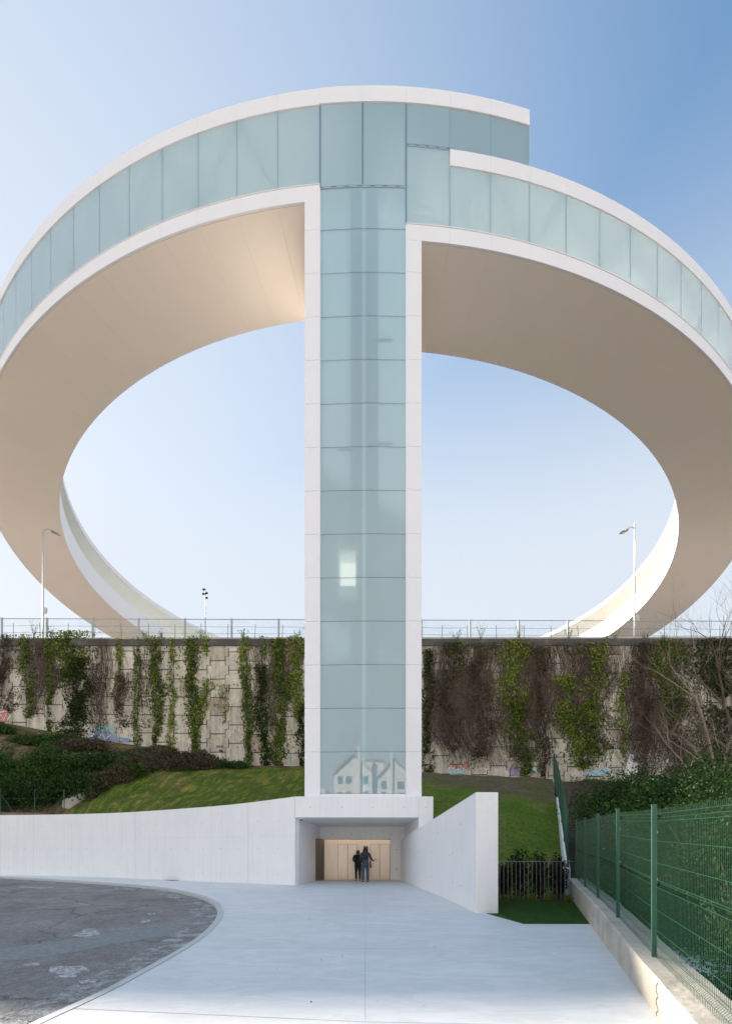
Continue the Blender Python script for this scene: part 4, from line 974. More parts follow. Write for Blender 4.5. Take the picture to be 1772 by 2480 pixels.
graf('graffiti','blue and teal faded graffiti under the widest dark ivy',[(PT_,'p',Q5([(500,615),(560,600),(615,610),(610,650),(540,640),(505,640)])),(PB_,'p',Q5([(472,660),(500,636),(540,640),(575,632),(620,668),(640,690),(560,690),(480,684)])),(PW_,'s',Q5([(480,672),(500,650),(520,680),(545,650),(560,682),(590,655)]),1.4),(PP_,'s',Q5([(588,600),(600,640),(610,600),(620,640)]),.9),(PB_,'p',Q5([(640,670),(690,678),(688,700),(650,696)]))])
graf('graffiti','small black hand written tag on a pale panel left of the tower',[(PK_,'s',Q5([(1152,728),(1153,714),(1157,722),(1161,713),(1163,727)]),.7),(PK_,'s',Q5([(1171,713),(1167,713),(1167,720),(1170,720)]),.6),(PK_,'s',Q5([(1167,720),(1168,727),(1172,726)]),.6),(PK_,'s',Q5([(1175,713),(1179,726)]),.7),(PK_,'s',Q5([(1180,713),(1175,726)]),.7),(PK_,'s',Q5([(1188,714),(1183,716),(1187,721),(1182,727)]),.7),(PK_,'s',Q5([(1167,750),(1167,737),(1172,735),(1173,750)]),.9),(PK_,'s',Q5([(1178,750),(1177,738),(1181,737),(1182,747),(1178,750)]),.9)])
graf('graffiti','pale blue graffiti scrawl on a panel beside the left tower edge',[(PC_,'s',Q5([(1548,800),(1552,785),(1550,770),(1555,760),(1551,748)]),1.1)])
graf('graffiti','red and blue graffiti piece at the wall foot right of the tower',[(PO_,'p',Q6([(168,800),(185,778),(262,780),(268,762),(280,765),(284,822),(170,826)])),(PC_,'p',Q6([(170,812),(210,806),(270,808),(282,826),(172,828)])),(PW_,'s',Q6([(182,806),(188,786),(204,806),(214,786),(228,808),(240,786),(256,806)]),1.0),(PK_,'s',Q6([(170,800),(185,780),(262,782),(268,764)]),.5)])
graf('graffiti','purple and cyan graffiti piece half hidden under the yellow green ivy column',[(PU_,'p',Q6([(488,800),(500,788),(540,800),(545,838),(490,834)])),(PC_,'p',Q6([(596,800),(620,794),(632,815),(600,822)])),(PP_,'p',Q6([(560,818),(598,812),(628,830),(565,842)])),(PK_,'s',Q6([(492,832),(495,800),(510,790),(530,810)]),.7)])
graf('graffiti','pale blue graffiti at the wall foot behind the bushes on the right',[(PC_,'p',Q6([(872,818),(920,812),(990,795),(1010,825),(960,838),(880,838)])),(PW_,'p',Q6([(1075,830),(1100,730),(1130,710),(1145,760),(1140,835)])),(PU_,'s',Q6([(880,826),(905,818),(930,832),(960,812),(985,828)]),1.0)])
graf('graffiti','violet and white graffiti low on the wall behind the bare tree',[(PW_,'p',Q6([(1275,850),(1300,838),(1500,850),(1505,880),(1290,878)])),(PC_,'s',Q6([(1290,866),(1330,850),(1370,870),(1420,852),(1480,870)]),1.5),(PU_,'s',Q6([(1480,845),(1500,860),(1490,880)]),1.5)])

# ------------------------------------------------------------------ low wall, turf, railing, green fence
lwz=lambda D: lin(D,[-12,4.67,7.24,8.28,9.86,12,16,18.6],[-.17,.11,.20,.25,.34,.42,.5,.57])
lw=empty('low_wall',(5,8,0),'rough cream concrete kerb wall under the green mesh fence, sunlit at its near end','wall')
V=[];Fc=[]; ys=np.arange(-12,18.61,.34)
for y in ys:
    x=.3115*y+1.50; zt=lwz(y); b=bump(x,y,1.2,.02)
    V+=[(x,y,g(y)-.3),(x+b*.5,y,zt-.03+b*.6),(x+.03+b*.5,y,zt+b*.6),(x+.62,y,zt-.03+b),(x+.63,y,g(y)-1.2)]
for i in range(len(ys)-1):
    k=5*i; Fc+=[(k+j,k+j+1,k+5+j+1,k+5+j) for j in range(4)]
Fc+=[(4,3,2,1,0),tuple(5*(len(ys)-1)+j for j in range(5))]
mesh('wall_body',V,[f[::-1] for f in Fc],M['lowwall'],lw)
mb=MB(); pts=[]
for i in range(9):
    y=6.0+.06*math.sin(i*2.2)+i*.004; z=g(6)-.02+i*(lwz(6)-g(6)-.0)/8; pts.append((.3115*y+1.497,y,z))
mb.tube(pts,.004,4); mb.build('crack',pmat('crack',(.12,.08,.05),.9),lw)
turf=[(3.78,12.5),(5.6,12.5),(7.35,18.6),(2.7,18.6),(3.3,14.4)]
o=mesh('turf',[(x,y,g(y)-.035+(.02 if y>12.6 else .03)) for x,y in turf],[(0,1,2,3,4)],M['turf']); tag(o,kind='structure')
def blades(n,fn,h,wd):
    V=np.zeros((n,3,3)); 
    for i in range(n):
        x,y,z=fn(); a=NR.uniform(0,6.28); hh=h*NR.uniform(.5,1.2); dx,dy=math.cos(a)*wd,math.sin(a)*wd
        V[i]=[(x-dx,y-dy,z),(x+dx,y+dy,z),(x+NR.normal(0,h*.35),y+NR.normal(0,h*.35),z+hh)]
    return V.reshape(-1,3),np.arange(3*n).reshape(-1,3)
def ft():
    while True:
        y=NR.uniform(12.5,17.0); x=NR.uniform(3.1,7); 
        if x<.3115*y+1.49 and x>lin(y,[12.5,14.4,18],[3.78,3.66,3.5]): return x,y,g(y)-.02
o=bigmesh('grass_blades',*blades(16000,ft,.055,.005),leafmat('turf_blade',[(.2,(.035,.09,.02)),(.6,(.06,.135,.03)),(.95,(.11,.19,.05))])); tag(o,kind='stuff',label='short dark green turf between the wing wall and the railing',cat='grass')
def fb():
    y=NR.uniform(16.95,18.4); x=NR.uniform(3.6,.3115*y+1.45); return x,y,g(y)-.03
V,Fc=leaves(np.array([fb() for _ in range(2500)]),.07,(0,0,1),1); o=bigmesh('leaf_litter',V,Fc,M['dryheap']); tag(o,kind='stuff')
rg=empty('railing',(5.7,17.5,0),'thin grey metal bar railing between the wing wall and the low wall','railing')
zt=1.21; mb=MB(); mb.box((3.75,17.48,zt-.02),(6.99,17.52,zt+.005)); mb.build('top_rail',pmat('rail_mauve',(.26,.24,.26),.5,.3),rg)
mm_=bpy.data.materials['rail_mauve']; b0=None
mb=MB(); mb.box((-.009,-.009,-.08),(.009,.009,zt-.021))
for k in range(24):
    x=3.82+k*.1375
    if x>6.98: break
    loc=Vector((x,17.5,0))-rg.location
    if b0 is None: b0=mb.build('bar',mm_,rg,local=True); b0.location=loc
    else: link_copy(b0,rg,loc)

gf=empty('green_mesh_fence',(4,7.17,.2),'tall green welded wire fence with folded panels running along the low wall on the right','fence')
dirv=Vector((.3115,1,0)).normalized(); angz=math.atan2(dirv.y,dirv.x); PLN=3.0
def panel_mesh():
    mb=MB(); H=2.03
    folds=[.12,1.02,1.92]; fh=.05
    prof=[(0,0)]
    for f in folds: prof+=[(f-fh,0),(f,.05),(f+fh,0)]
    prof+=[(H,0)]
    x=.06
    while x<PLN-.05:
        mb.tube([(x,-o_,z) for z,o_ in prof],.0025,4,False); x+=.05
    hz=[]
    for f in folds: hz+=[f-fh,f+fh]
    hz+=[.38,.66,1.3,1.6]
    for z in hz: mb.tube([(.04,0,z),(PLN-.04,0,z)],.0028,4,False)
    for f in folds: mb.tube([(.04,-.05,f),(PLN-.04,-.05,f)],.0028,4,False)
    return mb
p0=None;q0=None;c0=None
pm=MB(); pm.box((-.03,-.02,-.02),(.03,.04,2.12)); pm.box((-.034,-.024,2.12),(.034,.044,2.135)); pm.box((-.06,-.05,-.03),(.06,.06,-.015))
cl=MB(); cl.box((-.014,-.035,-.02),(.014,-.018,.02))
for k in range(-3,5):
    D=7.17+2.865*k; X=.3115*D+1.757; zb=lwz(D)-.06+.02
    loc=Vector((X,D,zb))-gf.location; D2=D+2.865; dz=(lwz(D2)-lwz(D))
    rot=(0,-math.atan2(dz,PLN),angz)
    if q0 is None: q0=pm.build('post',M['fencepost'],gf,local=True); q0.location=loc; q0.rotation_euler=(0,0,angz); post=q0
    else: post=link_copy(q0,gf,loc,(0,0,angz))
    for z in (.3,1.1,1.75):
        if c0 is None: c0=cl.build('clip',M['clip'],post,local=True); c0.location=(0,0,z)
        else: link_copy(c0,post,(0,-.0,z),(0,0,0))
    if k<4:
        if p0 is None: p0=panel_mesh().build('mesh_panel',M['fence'],gf,local=True); p0.location=loc+Vector((0,0,.03)); p0.rotation_euler=rot
        else: link_copy(p0,gf,loc+Vector((0,0,.03)),rot)
# edge wall and fence climbing the bank
ew=empty('edge_wall',(9,25,2),'narrow white edging wall climbing the bank right of the lawn','wall')
V=[];Fc=[]; ey=[18.7,22,26,30.4,31.5]; ez=[.9,2.0,3.3,4.62,4.7]
for y,z in zip(ey,ez):
    x=.339*y+.86; V+=[(x,y,z-1.4),(x,y,z),(x+.16,y,z),(x+.16,y,z-1.4)]
for i in range(4): 
    k=4*i; Fc+=[(k+j,k+(j+1)%4,k+4+(j+1)%4,k+4+j) for j in range(4)]
Fc+=[(3,2,1,0),(16,17,18,19)]
mesh('wall_body',V,Fc,M['conc'],ew)
sf=empty('bank_fence',(10,30,4),'dark green mesh fence stepping up the bank to the tall wall','fence')
def ezf(y): return lin(y,[18.7,30.4,31.5,42.2],[.95,4.65,4.75,7.5])
for k in range(9):
    y=18.9+k*2.85; x=.339*y+.94; mb=MB(); mb.box((x-.025,y-.03,ezf(y)-.2),(x+.025,y+.03,ezf(y)+2.05)); mb.build('post',M['fencepost'],sf)
    if k<8:
        mb=MB(); y2=y+2.85
        for j in range(26):
            yy=y+2.85*j/26; xx=.339*yy+.94; mb.tube([(xx,yy,ezf(yy)),(xx,yy,ezf(yy)+1.95)],.004,3,False)
        for h in (.05,.5,1.0,1.5,1.93): mb.tube([(.339*y+.94,y,ezf(y)+h),(.339*y2+.94,y2,ezf(y2)+h)],.005,3,False)
        mb.build('mesh_panel',M['fence'],sf)
# drain cover
o=poly_sheet('drain_cover',[G(395,2131.2),G(420,2130.8),G(443,2132.6),G(418,2133.6)],.004,pmat('cast_iron',(.05,.05,.055),.6,.5)); tag(o,'dark flat drain cover at the foot of the curved wall','drain cover')

# ------------------------------------------------------------------ shrubs, hedges, brambles
def cloud(c,r,n,shell=.55,sd=0,lump=.35,flat=False):
    R2=np.random.RandomState(sd+77); d=R2.normal(size=(n,3)); d/=np.linalg.norm(d,axis=1)[:,None]
    if flat: d[:,2]=np.abs(d[:,2])
    rad=R2.uniform(shell,1,n)
    l=np.array([1+lump*mn.noise(Vector(v)*1.9+Vector((sd*1.7,0,0)))+lump*.5*mn.noise(Vector(v)*5+Vector((0,sd,0))) for v in d.tolist()])
    P=d*(rad*l)[:,None]*np.array(r)+np.array(c); return P,d
def shrub(name,cat,label,c,r,n,mat,size,sd,grp=None,shell=.55,stem=True,lump=.4):
    t=empty(name,(c[0],c[1],c[2]-r[2]),label,cat,grp)
    P,d=cloud(c,r,n,shell,sd,lump); V,Fc=leaves(P,size,None,1.0); V=V
    bigmesh('leaves',V,Fc,M[mat],t)
    if stem:
        mb=MB(); r_=random.Random(sd)
        for k in range(7):
            e=Vector((r_.uniform(-.7,.7)*r[0],r_.uniform(-.7,.7)*r[1],r_.uniform(.1,.8)*r[2])); b=Vector((c[0]+r_.uniform(-.2,.2),c[1],c[2]-r[2]-.15)); m_=b.lerp(Vector(c)+e,.5)+Vector((r_.uniform(-.2,.2),0,.1)); mb.tube([b,m_,Vector(c)+e],[.035,.025,.01],5,False)
        mb.build('stems',M['twig'],t)
    return t
for i,(px,top,rx,lb) in enumerate([(1219,1.15,.28,'dark upright shrub behind the railing, nearest the wing wall'),(1255,1.66,.42,'tallest dark upright shrub behind the railing'),(1303,1.52,.38,'dark upright shrub in the middle behind the railing'),(1350,1.4,.38,'dark upright shrub behind the railing, nearest the green fence')]):
    D=18.15; X=(px-886)/F*D; shrub('hedge_shrub','shrub',lb,(X,D,top/2-.05),(rx,.3,top/2+.05),2600,'hedge',.07,30+i,'hedge shrubs behind the railing',.25)
for i,(px,s_,lb) in enumerate([(1222,.17,'small yellow green sprout at the railing foot beside the wing wall'),(1255,.14,'second small sprout along the railing foot'),(1287,.16,'small sprout in the middle of the railing foot'),(1333,.18,'wide yellow green sprout, second from the low wall'),(1375,.15,'small sprout at the railing foot beside the low wall')]):
    D=17.1; X=(px-886)/F*D; shrub('sprout','plant',lb,(X,D,g(D)+s_*.6),(s_*1.3,s_,s_),160,'sprout',.05,60+i,'sprouts at the railing foot',.2,False)
# mass of bushes beyond the green fence
BR=[(1500,2120,15.8,1.2,1.2,'dark bush between the far green fence posts'),(1470,2010,14.5,1.5,1.5,'dark bush right behind the far green fence posts'),(1410,1985,24,1.9,1.6,'leafy bush with white flower heads at the top of the bank fence'),(1500,1965,24.5,2.4,1.8,'broad dark green bush below the retaining wall on the right'),
    (1610,1975,22,2.4,1.8,'dark bush under the bare branches on the right'),(1700,1990,17,2.2,2.0,'shaded bush behind the second green fence panel'),(1430,2040,19.5,1.5,1.4,'dark bush at the foot of the bank fence'),
    (1560,2080,11.5,1.5,1.6,'dark bush seen through the middle green fence panels'),(1640,2190,9.2,1.2,1.5,'ivy covered bush seen through the nearest green fence panel'),(1745,2080,9.0,1.5,1.7,'dark bush at the right picture edge behind the fence'),(1735,2330,6.9,.9,1.1,'low dark bush behind the nearest fence panel at the bottom right'),
    (1530,2170,12.2,1.1,1.1,'low dark bush behind the fourth fence post'),(1780,1960,19,2.0,2.0,'dark bush at the right picture edge under the bare trees'),(1640,2010,14.5,1.7,1.5,'dark bush in the middle distance behind the fence'),(1840,2250,6.6,1.1,1.4,'dark bush just outside the right edge behind the fence')]
for i,(px,py,D,rx,rz,lb) in enumerate(BR):
    X=(px-886)/F*D; z=EYE+(2050-py)*D/F
    X=max(X,(.3115*D+2.2 if D<18.3 else .339*D+1.4)+rx*1.15)
    n=int(3600*rx*rz*(1.8 if D<12 else 1.2)); t=shrub('bush','bush',lb,(X,D,z),(rx,rx*.9,rz),min(n,16000),'bush2' if i in (1,2,5) else 'bush',.05 if D<12 else .09,100+i,'bushes beyond the green fence',.45,True,.5)
    if i==1:
        P,_=cloud((X,D-.3,z+.2),(rx,rx*.8,rz),70,.9,5,.4); V,Fc=leaves(P,.13,(0,0,1),.4); bigmesh('flower_heads',V,Fc,M['flower'],t)
# left bank
BL=[(40,1905,33.0,2.6,1.5,'bush2','dark green bramble at the far left behind the curved wall'),(120,1900,34.0,2.4,1.6,'bush2','tallest bramble on the left bank'),(185,1925,32.6,1.9,1.1,'bush','low bramble beside the dry hedge'),(-30,1890,33.5,2.4,1.9,'bush2','bramble cut by the left picture edge'),
    (250,1880,35.0,2.3,1.1,'bush','dark bramble on the bare slope above the dry hedge'),(60,1940,32.2,3.0,1.1,'bush','lowest dark bramble behind the thin green wire posts'),(330,1862,38,1.2,.5,'bush2','small bush half way along the dry hedge'),(300,1905,34.6,1.6,.8,'bush2','green bush touching the lower half of the dry hedge'),(370,1850,39,2.0,.55,'dryheap','brown dead brush on the slope above the dry hedge'),(200,1825,38.5,2.4,.6,'dryheap','brown dead brush on the mound crest'),(90,1815,39.5,2.6,.55,'bush2','low green cover on the mound, left of the brown brush'),(440,1875,39.5,1.1,.5,'bush','dark bush at the upper end of the dry hedge'),
    (395,1830,41.6,1.2,.4,'bush2','green clump at the wall foot under the long ivy strand'),(520,1852,41.8,1.4,.4,'bush2','green clump at the wall foot left of the black tag'),(580,1856,41.9,.9,.35,'bush2','small green clump at the wall foot below the thin strand'),(160,1800,41,1.3,.4,'bush2','thin green clump on the brown mound crest'),(5,1790,41,1.2,.5,'bush2','green clump on the mound at the left edge')]
for i,(px,py,D,rx,rz,mt_,lb) in enumerate(BL):
    X=(px-886)/F*D; z=EYE+(2050-py)*D/F; zg=terr(X,D); z=zg+rz*.55
    shrub('bramble','bush',lb,(X,D,z),(rx,1.3 if rz>.8 else .8,rz),int(3200*rx*max(rz,.5)),mt_,.13,200+i,'brambles on the left bank',.35,True,.45)
# dry ivy hedge over the old low wall
hw=empty('old_wall',(-15,36,4),'crumbling old low wall end sticking out under the dry hedge','wall')
V=[];Fc=[]; N_=8
for i in range(N_):
    t=i/(N_-1); x=-18.3+6*t; y=31.6+9.6*t; zt=terr(x,y)+(.42 if i==0 else .3 if i==1 else .0); 
    V+=[(x-.2,y,zt-2.4),(x-.2,y,zt),(x+.35,y-.25,zt),(x+.35,y-.25,zt-2.4)]
for i in range(N_-1): k=4*i; Fc+=[(k+j,k+(j+1)%4,k+4+(j+1)%4,k+4+j) for j in range(4)]
Fc+=[(3,2,1,0)]
mesh('wall_body',V,Fc,M['lowwall'],hw)
dh=empty('dry_hedge',(-15,36,4),'brown dried out creeper hedge running up the left bank beside the lawn','hedge')
n=26000; t=NR.uniform(.06,1,n); ang=NR.uniform(0,math.pi,n); rad=NR.uniform(.55,1,n)*(.95+.16*np.sin(t*23)+.1*np.sin(t*51))
X=-18.3+6*t+np.cos(ang)*rad*1.05+.1; Y=31.6+9.6*t-np.cos(ang)*rad*.5
Z=np.array([terr(a,b) for a,b in zip(-18.3+6*t,31.6+9.6*t)])+.1+np.sin(ang)*rad*1.15-(np.cos(ang)>.5)*NR.uniform(0,.5,n)
V,Fc=leaves(np.stack([X,Y,Z],1),.12,None,1); bigmesh('dead_creeper',V,Fc,M['dryheap'],dh)
n=2600; t=NR.uniform(.25,1,n); X=-18.3+6*t+NR.uniform(.1,1.2,n); Y=31.6+9.6*t-NR.uniform(.1,.6,n); Z=np.array([terr(a,b) for a,b in zip(X,Y)])+NR.uniform(0,.45,n); k=np.array([mn.noise(Vector((a,b,0)))>.02 for a,b in zip(X*1.1,Y*1.1)])
V,Fc=leaves(np.stack([X,Y,Z],1)[k],.12,None,1); bigmesh('green_creeper',V,Fc,M['bush2'],dh)
lb_=empty('brick_edge',(-21,31.3,3.5),'low brown block wall just above the curved wall at the far left','wall'); mb=MB(); mb.prism([(-32,31.9),(-19.3,31.0),(-19.2,31.2),(-32,32.1)],2.5,[3.9,3.72,3.72,3.9]); mb.build('wall_body',pmat('brown_block',(.24,.17,.12),.9,var=(3,(.16,.12,.09),.4,.7)),lb_)
wfc=empty('wire_fence',(-20,31.4,3.7),'thin green posts of a wire fence with slanted braces at the far left','fence')
for px in (2,85,156):
    X=(px-886)/F*31.2; mb=MB(); mb.tube([(X,31.2,3.3),(X,31.2,5.15)],.03,6); mb.build('post',M['fencepost'],wfc)
for a,b in ((2,40),(156,122)):
    mb=MB(); mb.tube([((a-886)/F*31.2,31.2,4.9),((b-886)/F*31.2,31.2,3.5)],.02,5); mb.build('brace',M['fencepost'],wfc)
for h in (.5,1.0,1.5):
    mb=MB(); mb.tube([((-20-886)/F*31.2,31.2,3.6+h),((156-886)/F*31.2,31.2,3.6+h)],.004,3,False); mb.build('wire',M['fencepost'],wfc)
# loose grass and weeds over both banks
def fl():
    while True:
        X=NR.uniform(-33,-2.9); t=NR.uniform(0,1); Y=front_D(X)+.6+(Dw(X)-front_D(X)-.7)*t
        if mn.noise(Vector((X*.5,Y*.5,0)))>-.15: return X,Y,terr(X,Y)-.02
o=bigmesh('grass_tufts',*blades(26000,fl,.11,.012),leafmat('bank_blade',[(.2,(.09,.14,.022)),(.6,(.14,.20,.035)),(.95,(.28,.23,.09))])); tag(o,kind='stuff')
def frr():
    Y=NR.uniform(18.8,42); X=NR.uniform(2.8,.339*Y+.8); return X,Y,terr_r(X,Y)-.02
o=bigmesh('grass_tufts',*blades(20000,frr,.09,.010),bpy.data.materials['bank_blade']); tag(o,kind='stuff')
def fx_():
    Y=NR.uniform(6,42); X=.339*Y+2.2+NR.uniform(0,14); return X,Y,terr_x(X,Y)+NR.uniform(0,.5)
def fy_():
    Y=NR.uniform(1,18.5); X=.3115*Y+2.22+abs(NR.normal(0,1.0)); return X,Y,terr_x(X,Y)+NR.uniform(0,.45)
V,Fc=leaves(np.array([fx_() for _ in range(26000)]+[fy_() for _ in range(22000)]),.10,(0,0,.6),1); o=bigmesh('undergrowth',V,Fc,M['bush']); tag(o,kind='stuff')

# ------------------------------------------------------------------ bare trees
def bare_tree(base,height,lean,seed,mat,label,levels=5,r0=.11,spread=.55,stems=1,nb=3):
    r=random.Random(seed); t=empty('bare_tree',base,label,'tree','bare trees on the right')
    tr=MB(); br=MB()
    def grow(p,d,l,rad,lev):
        pts=[Vector(p)]; rd=[rad]; k=4 if lev>1 else 3
        for i in range(k):
            d=(d+Vector((r.gauss(0,.16),r.gauss(0,.16),r.gauss(.05,.08)))).normalized(); pts.append(pts[-1]+d*l/k); rd.append(rad*(1-.45*(i+1)/k))
        (tr if lev==levels else br).tube(pts,rd,6 if rad>.03 else (4 if rad>.012 else 3),False)
        if lev==0: return
        for i in range(nb+(1 if lev<3 else 0)):
            j=r.choice([k,k,k-1,k-1,max(1,k-2)]); a=r.uniform(0,6.28); s_=spread*r.uniform(.6,1.5)
            u=Vector((math.cos(a),math.sin(a),r.uniform(-.1,.5))); nd=(d+u*s_).normalized(); grow(pts[j],nd,l*r.uniform(.55,.8),rd[j]*r.uniform(.5,.75),lev-1)
    for s_ in range(stems):
        grow(Vector(base)+Vector((r.uniform(-.3,.3)*(stems>1),r.uniform(-.3,.3)*(stems>1),0)),Vector(lean).normalized()+Vector((r.gauss(0,.12),r.gauss(0,.12),0))*(stems>1),height*.36,r0,levels)
    tr.build('trunk',M[mat],t,smooth=True); br.build('branches',M[mat],t)
def tz_(px,D): return (px-886)/F*D
bare_tree((tz_(1765,19),19,1.0),10.6,(-.03,0,1),4,'bark_pale','pale bare tree catching warm sun on its upper branches, right edge',4,.13,.6,2,2)
bare_tree((tz_(1790,21),21,1.0),9.8,(-.35,0,1),9,'bark_pale','second pale bare tree leaning in from the right edge',4,.13,.7,2,3)
bare_tree((tz_(1830,27),27,3.0),15.8,(-.14,0,1),22,'bark','tallest dark bare tree, its twigs crossing the sky and the ring at the right',5,.20,.55,1)
bare_tree((tz_(1690,26),26,3.4),6.4,(-.3,0,1),33,'bark','low tangled grey shrub in front of the wall at the right',5,.085,.9,4)
bare_tree((tz_(1610,27),27,3.6),5.2,(-.35,0,1),41,'bark','lowest leafless shrub left of the bare trees',5,.07,.95,3)
bare_tree((tz_(1700,14),14,-.2),4.2,(-.2,0,1),47,'bark','thin bare sapling behind the green fence',4,.05,.5,2)
bare_tree((tz_(1770,11.5),11.5,-.4),3.6,(-.1,0,1),52,'bark','bare sapling seen through the nearest fence panel at the right edge',4,.05,.5,2)

# ------------------------------------------------------------------ the two people at the lift doors
def skinned(name,verts,edges,mat,parent,sub=2,root=0):
    me=bpy.data.meshes.new(name); me.from_pydata([v[:3] for v in verts],edges,[]); me.materials.append(mat)
    o=bpy.data.objects.new(name,me); C.objects.link(o); o.parent=parent
    m=o.modifiers.new('skin','SKIN'); m.use_smooth_shade=True
    me.skin_vertices.new() if not me.skin_vertices else None
    for i,v in enumerate(verts):
        sv=me.skin_vertices[0].data[i]; r=v[3]; sv.radius=(r,r) if not hasattr(r,'__len__') else r; sv.use_root=(i==root)
    s2=o.modifiers.new('sub','SUBSURF'); s2.levels=sub; s2.render_levels=sub
    return o
def person(base,h,rot,label,top,legs,hair,shirt_r,hair_pts,arms,flare=0,bag=False,stance=.10,hem=.80):
    k=h/1.7; t=empty('person',base,label,'person',None,rot)
    s=lambda *a:tuple(c*k for c in a)
    # body: 0 pelvis 1 waist 2 chest 3 neck base 4 neck 5 head 6 crown
    B=[(0,0,.93,.135),(0,0,1.10,.115),(0,0,1.28,.13),(0,0,1.41,.08),(0,.0,1.49,.052),(0,.01,1.57,.085),(0,.005,1.65,.075)]
    E=[(0,1),(1,2),(2,3),(3,4),(4,5),(5,6)]
    def add(parent_i,pts):
        p=parent_i
        for q in pts: B.append(q); E.append((p,len(B)-1)); p=len(B)-1
        return p
    armI=[]
    for sx in (-1,1):
        add(0,[(sx*.09,0,.84,.098),(sx*(stance-.005),.01,.66,.082),(sx*stance,.015,.48,.056),(sx*stance,-.01,.32,.053),(sx*stance,-.02,.10,.034),(sx*stance,-.02,.055,.036)])
        p=len(B)-1; add(p,[(sx*(stance+.02),.07,.03,.034),(sx*(stance+.03),.13,.025,.026)])
        A=arms[0 if sx<0 else 1]
        add(2,[(sx*.155,0,1.37,.058)]); p=len(B)-1
        p=add(p,[(*A[0],.042),(*A[1],.031),(*A[2],.024)]); wrist=Vector(A[2]); d=(Vector(A[2])-Vector(A[1])).normalized()
        palm=wrist+d*.06; p=add(p,[(*palm,.026)])
        sd_=d.cross(Vector((0,0,1))); sd_=sd_.normalized() if sd_.length>.1 else Vector((0,1,0))
        for f,(o_,ln) in enumerate(((-.026,.062),(-.009,.075),(.009,.07),(.026,.055))):
            q=palm+sd_*o_+d*.03; add(p,[(*q,.0085),(*(q+d*ln*.5),.008),(*(q+d*ln*.9+Vector((0,0,-.012))),.0068)])
        q=wrist+d*.025+sd_*(-.03); add(p,[(*q,.0095),(*(q+d*.03-sd_*.014),.0085)])
    skinned('body',[s(*b) for b in B],E,M['skin'],t,1)
    # face: nose, eyes, mouth, ears on the front (+y is the way they look)
    mb=MB(); mb.ell(s(0,.098,1.575),s(.012,.02,.018),8,6)
    for sx in (-1,1): mb.ell(s(sx*.083,.01,1.575),s(.012,.02,.03),8,6)
    mb.build('face_features',M['skin'],t,True,True)
    mb=MB()
    for sx in (-1,1): mb.ell(s(sx*.032,.086,1.60),s(.012,.008,.008),8,6)
    mb.build('eyes',M['dark'],t,True,True); mb=MB(); mb.ell(s(0,.088,1.53),s(.024,.01,.007),8,6); mb.build('mouth',M['leather'],t,True,True)
    # shirt
    T=[(0,0,hem,shirt_r+.015),(0,0,.96,shirt_r),(0,0,1.12,shirt_r-.018),(0,0,1.29,shirt_r-.003),(0,0,1.405,.098),(0,0,1.45,.062)]; TE=[(0,1),(1,2),(2,3),(3,4),(4,5)]
    for i,sx in enumerate((-1,1)):
        A=arms[i]; n0=len(T); T+=[(sx*.175,0,1.36,.086),(*A[0],.060),(*A[1],.048),tuple((Vector(A[1])*.35+Vector(A[2])*.65))+(.040,)]; TE+=[(3,n0),(n0,n0+1),(n0+1,n0+2),(n0+2,n0+3)]
    skinned('top',[s(*b) for b in T],TE,M[top],t,1,1)
    Lg=[(0,0,.95,.148),(0,0,.88,.150)]; LE=[(0,1)]
    for sx in (-1,1):
        n0=len(Lg); Lg+=[(sx*.085,0,.80,.112),(sx*(stance-.005),.01,.64,.094),(sx*stance,.01,.47,.070+flare*.3),(sx*stance,-.01,.28,.064+flare*.7),(sx*stance,-.01,.07,.048+flare)]; LE+=[(1,n0)]+[(n0+i,n0+i+1) for i in range(4)]
    skinned('trousers',[s(*b) for b in Lg],LE,M[legs],t,1)
    for sx in (-1,1):
        skinned('shoe',[s(sx*stance,-.05,.042,.042),s(sx*(stance+.012),.04,.038,.044),s(sx*(stance+.03),.13,.03,.034)],[(0,1),(1,2)],M['shoe'],t,1)
    skinned('hair',[s(*b) for b in hair_pts],[(i,i+1) for i in range(len(hair_pts)-1)],M[hair],t,2)
    if bag:
        mb=MB(); 
        prof=[(.0,1.02,.05),(.0,.93,.10),(.01,.80,.135),(.015,.72,.12),(.01,.69,.07)]
        V=[];Fc=[];nn=12
        for dx,z,r in prof:
            for j in range(nn): q=2*math.pi*j/nn; V.append(s(.245+dx+.055*math.cos(q)*(r/.1)**.5,-.02+r*math.sin(q),z))
        for i in range(len(prof)-1):
            for j in range(nn): Fc.append((i*nn+j,i*nn+(j+1)%nn,(i+1)*nn+(j+1)%nn,(i+1)*nn+j))
        Fc+=[tuple(range(nn)),tuple(range((len(prof)-1)*nn,len(prof)*nn))]
        bo=empty('shoulder_bag',t.location,'tan leather bag hanging from the shoulder of the taller person','bag',None,rot)
        mesh('bag_body',V,Fc,M['leather'],bo,True,True)
        mb.tube([s(.235,.05,.98),s(.19,.06,1.2),s(.155,.03,1.44),s(.17,-.06,1.40),s(.235,-.07,1.0)],.009*k,6); mb.build('strap',M['leather'],bo,True,True)
    return t
person((-.42,27.1,-.085),1.63,.0,'person in a black jacket and black trousers, hair tied up, facing the lift doors','black_cloth','black_cloth','hair',.190,
   [(0,-.02,1.44,.10),(0,-.012,1.52,.10),(0,-.008,1.60,.105),(0,-.015,1.67,.085)],
   [((-.27,.0,1.17),(-.20,.14,1.03),(-.10,.23,1.06)),((.24,.02,1.15),(.20,.14,1.0),(.10,.22,1.02))],0,False,.10)
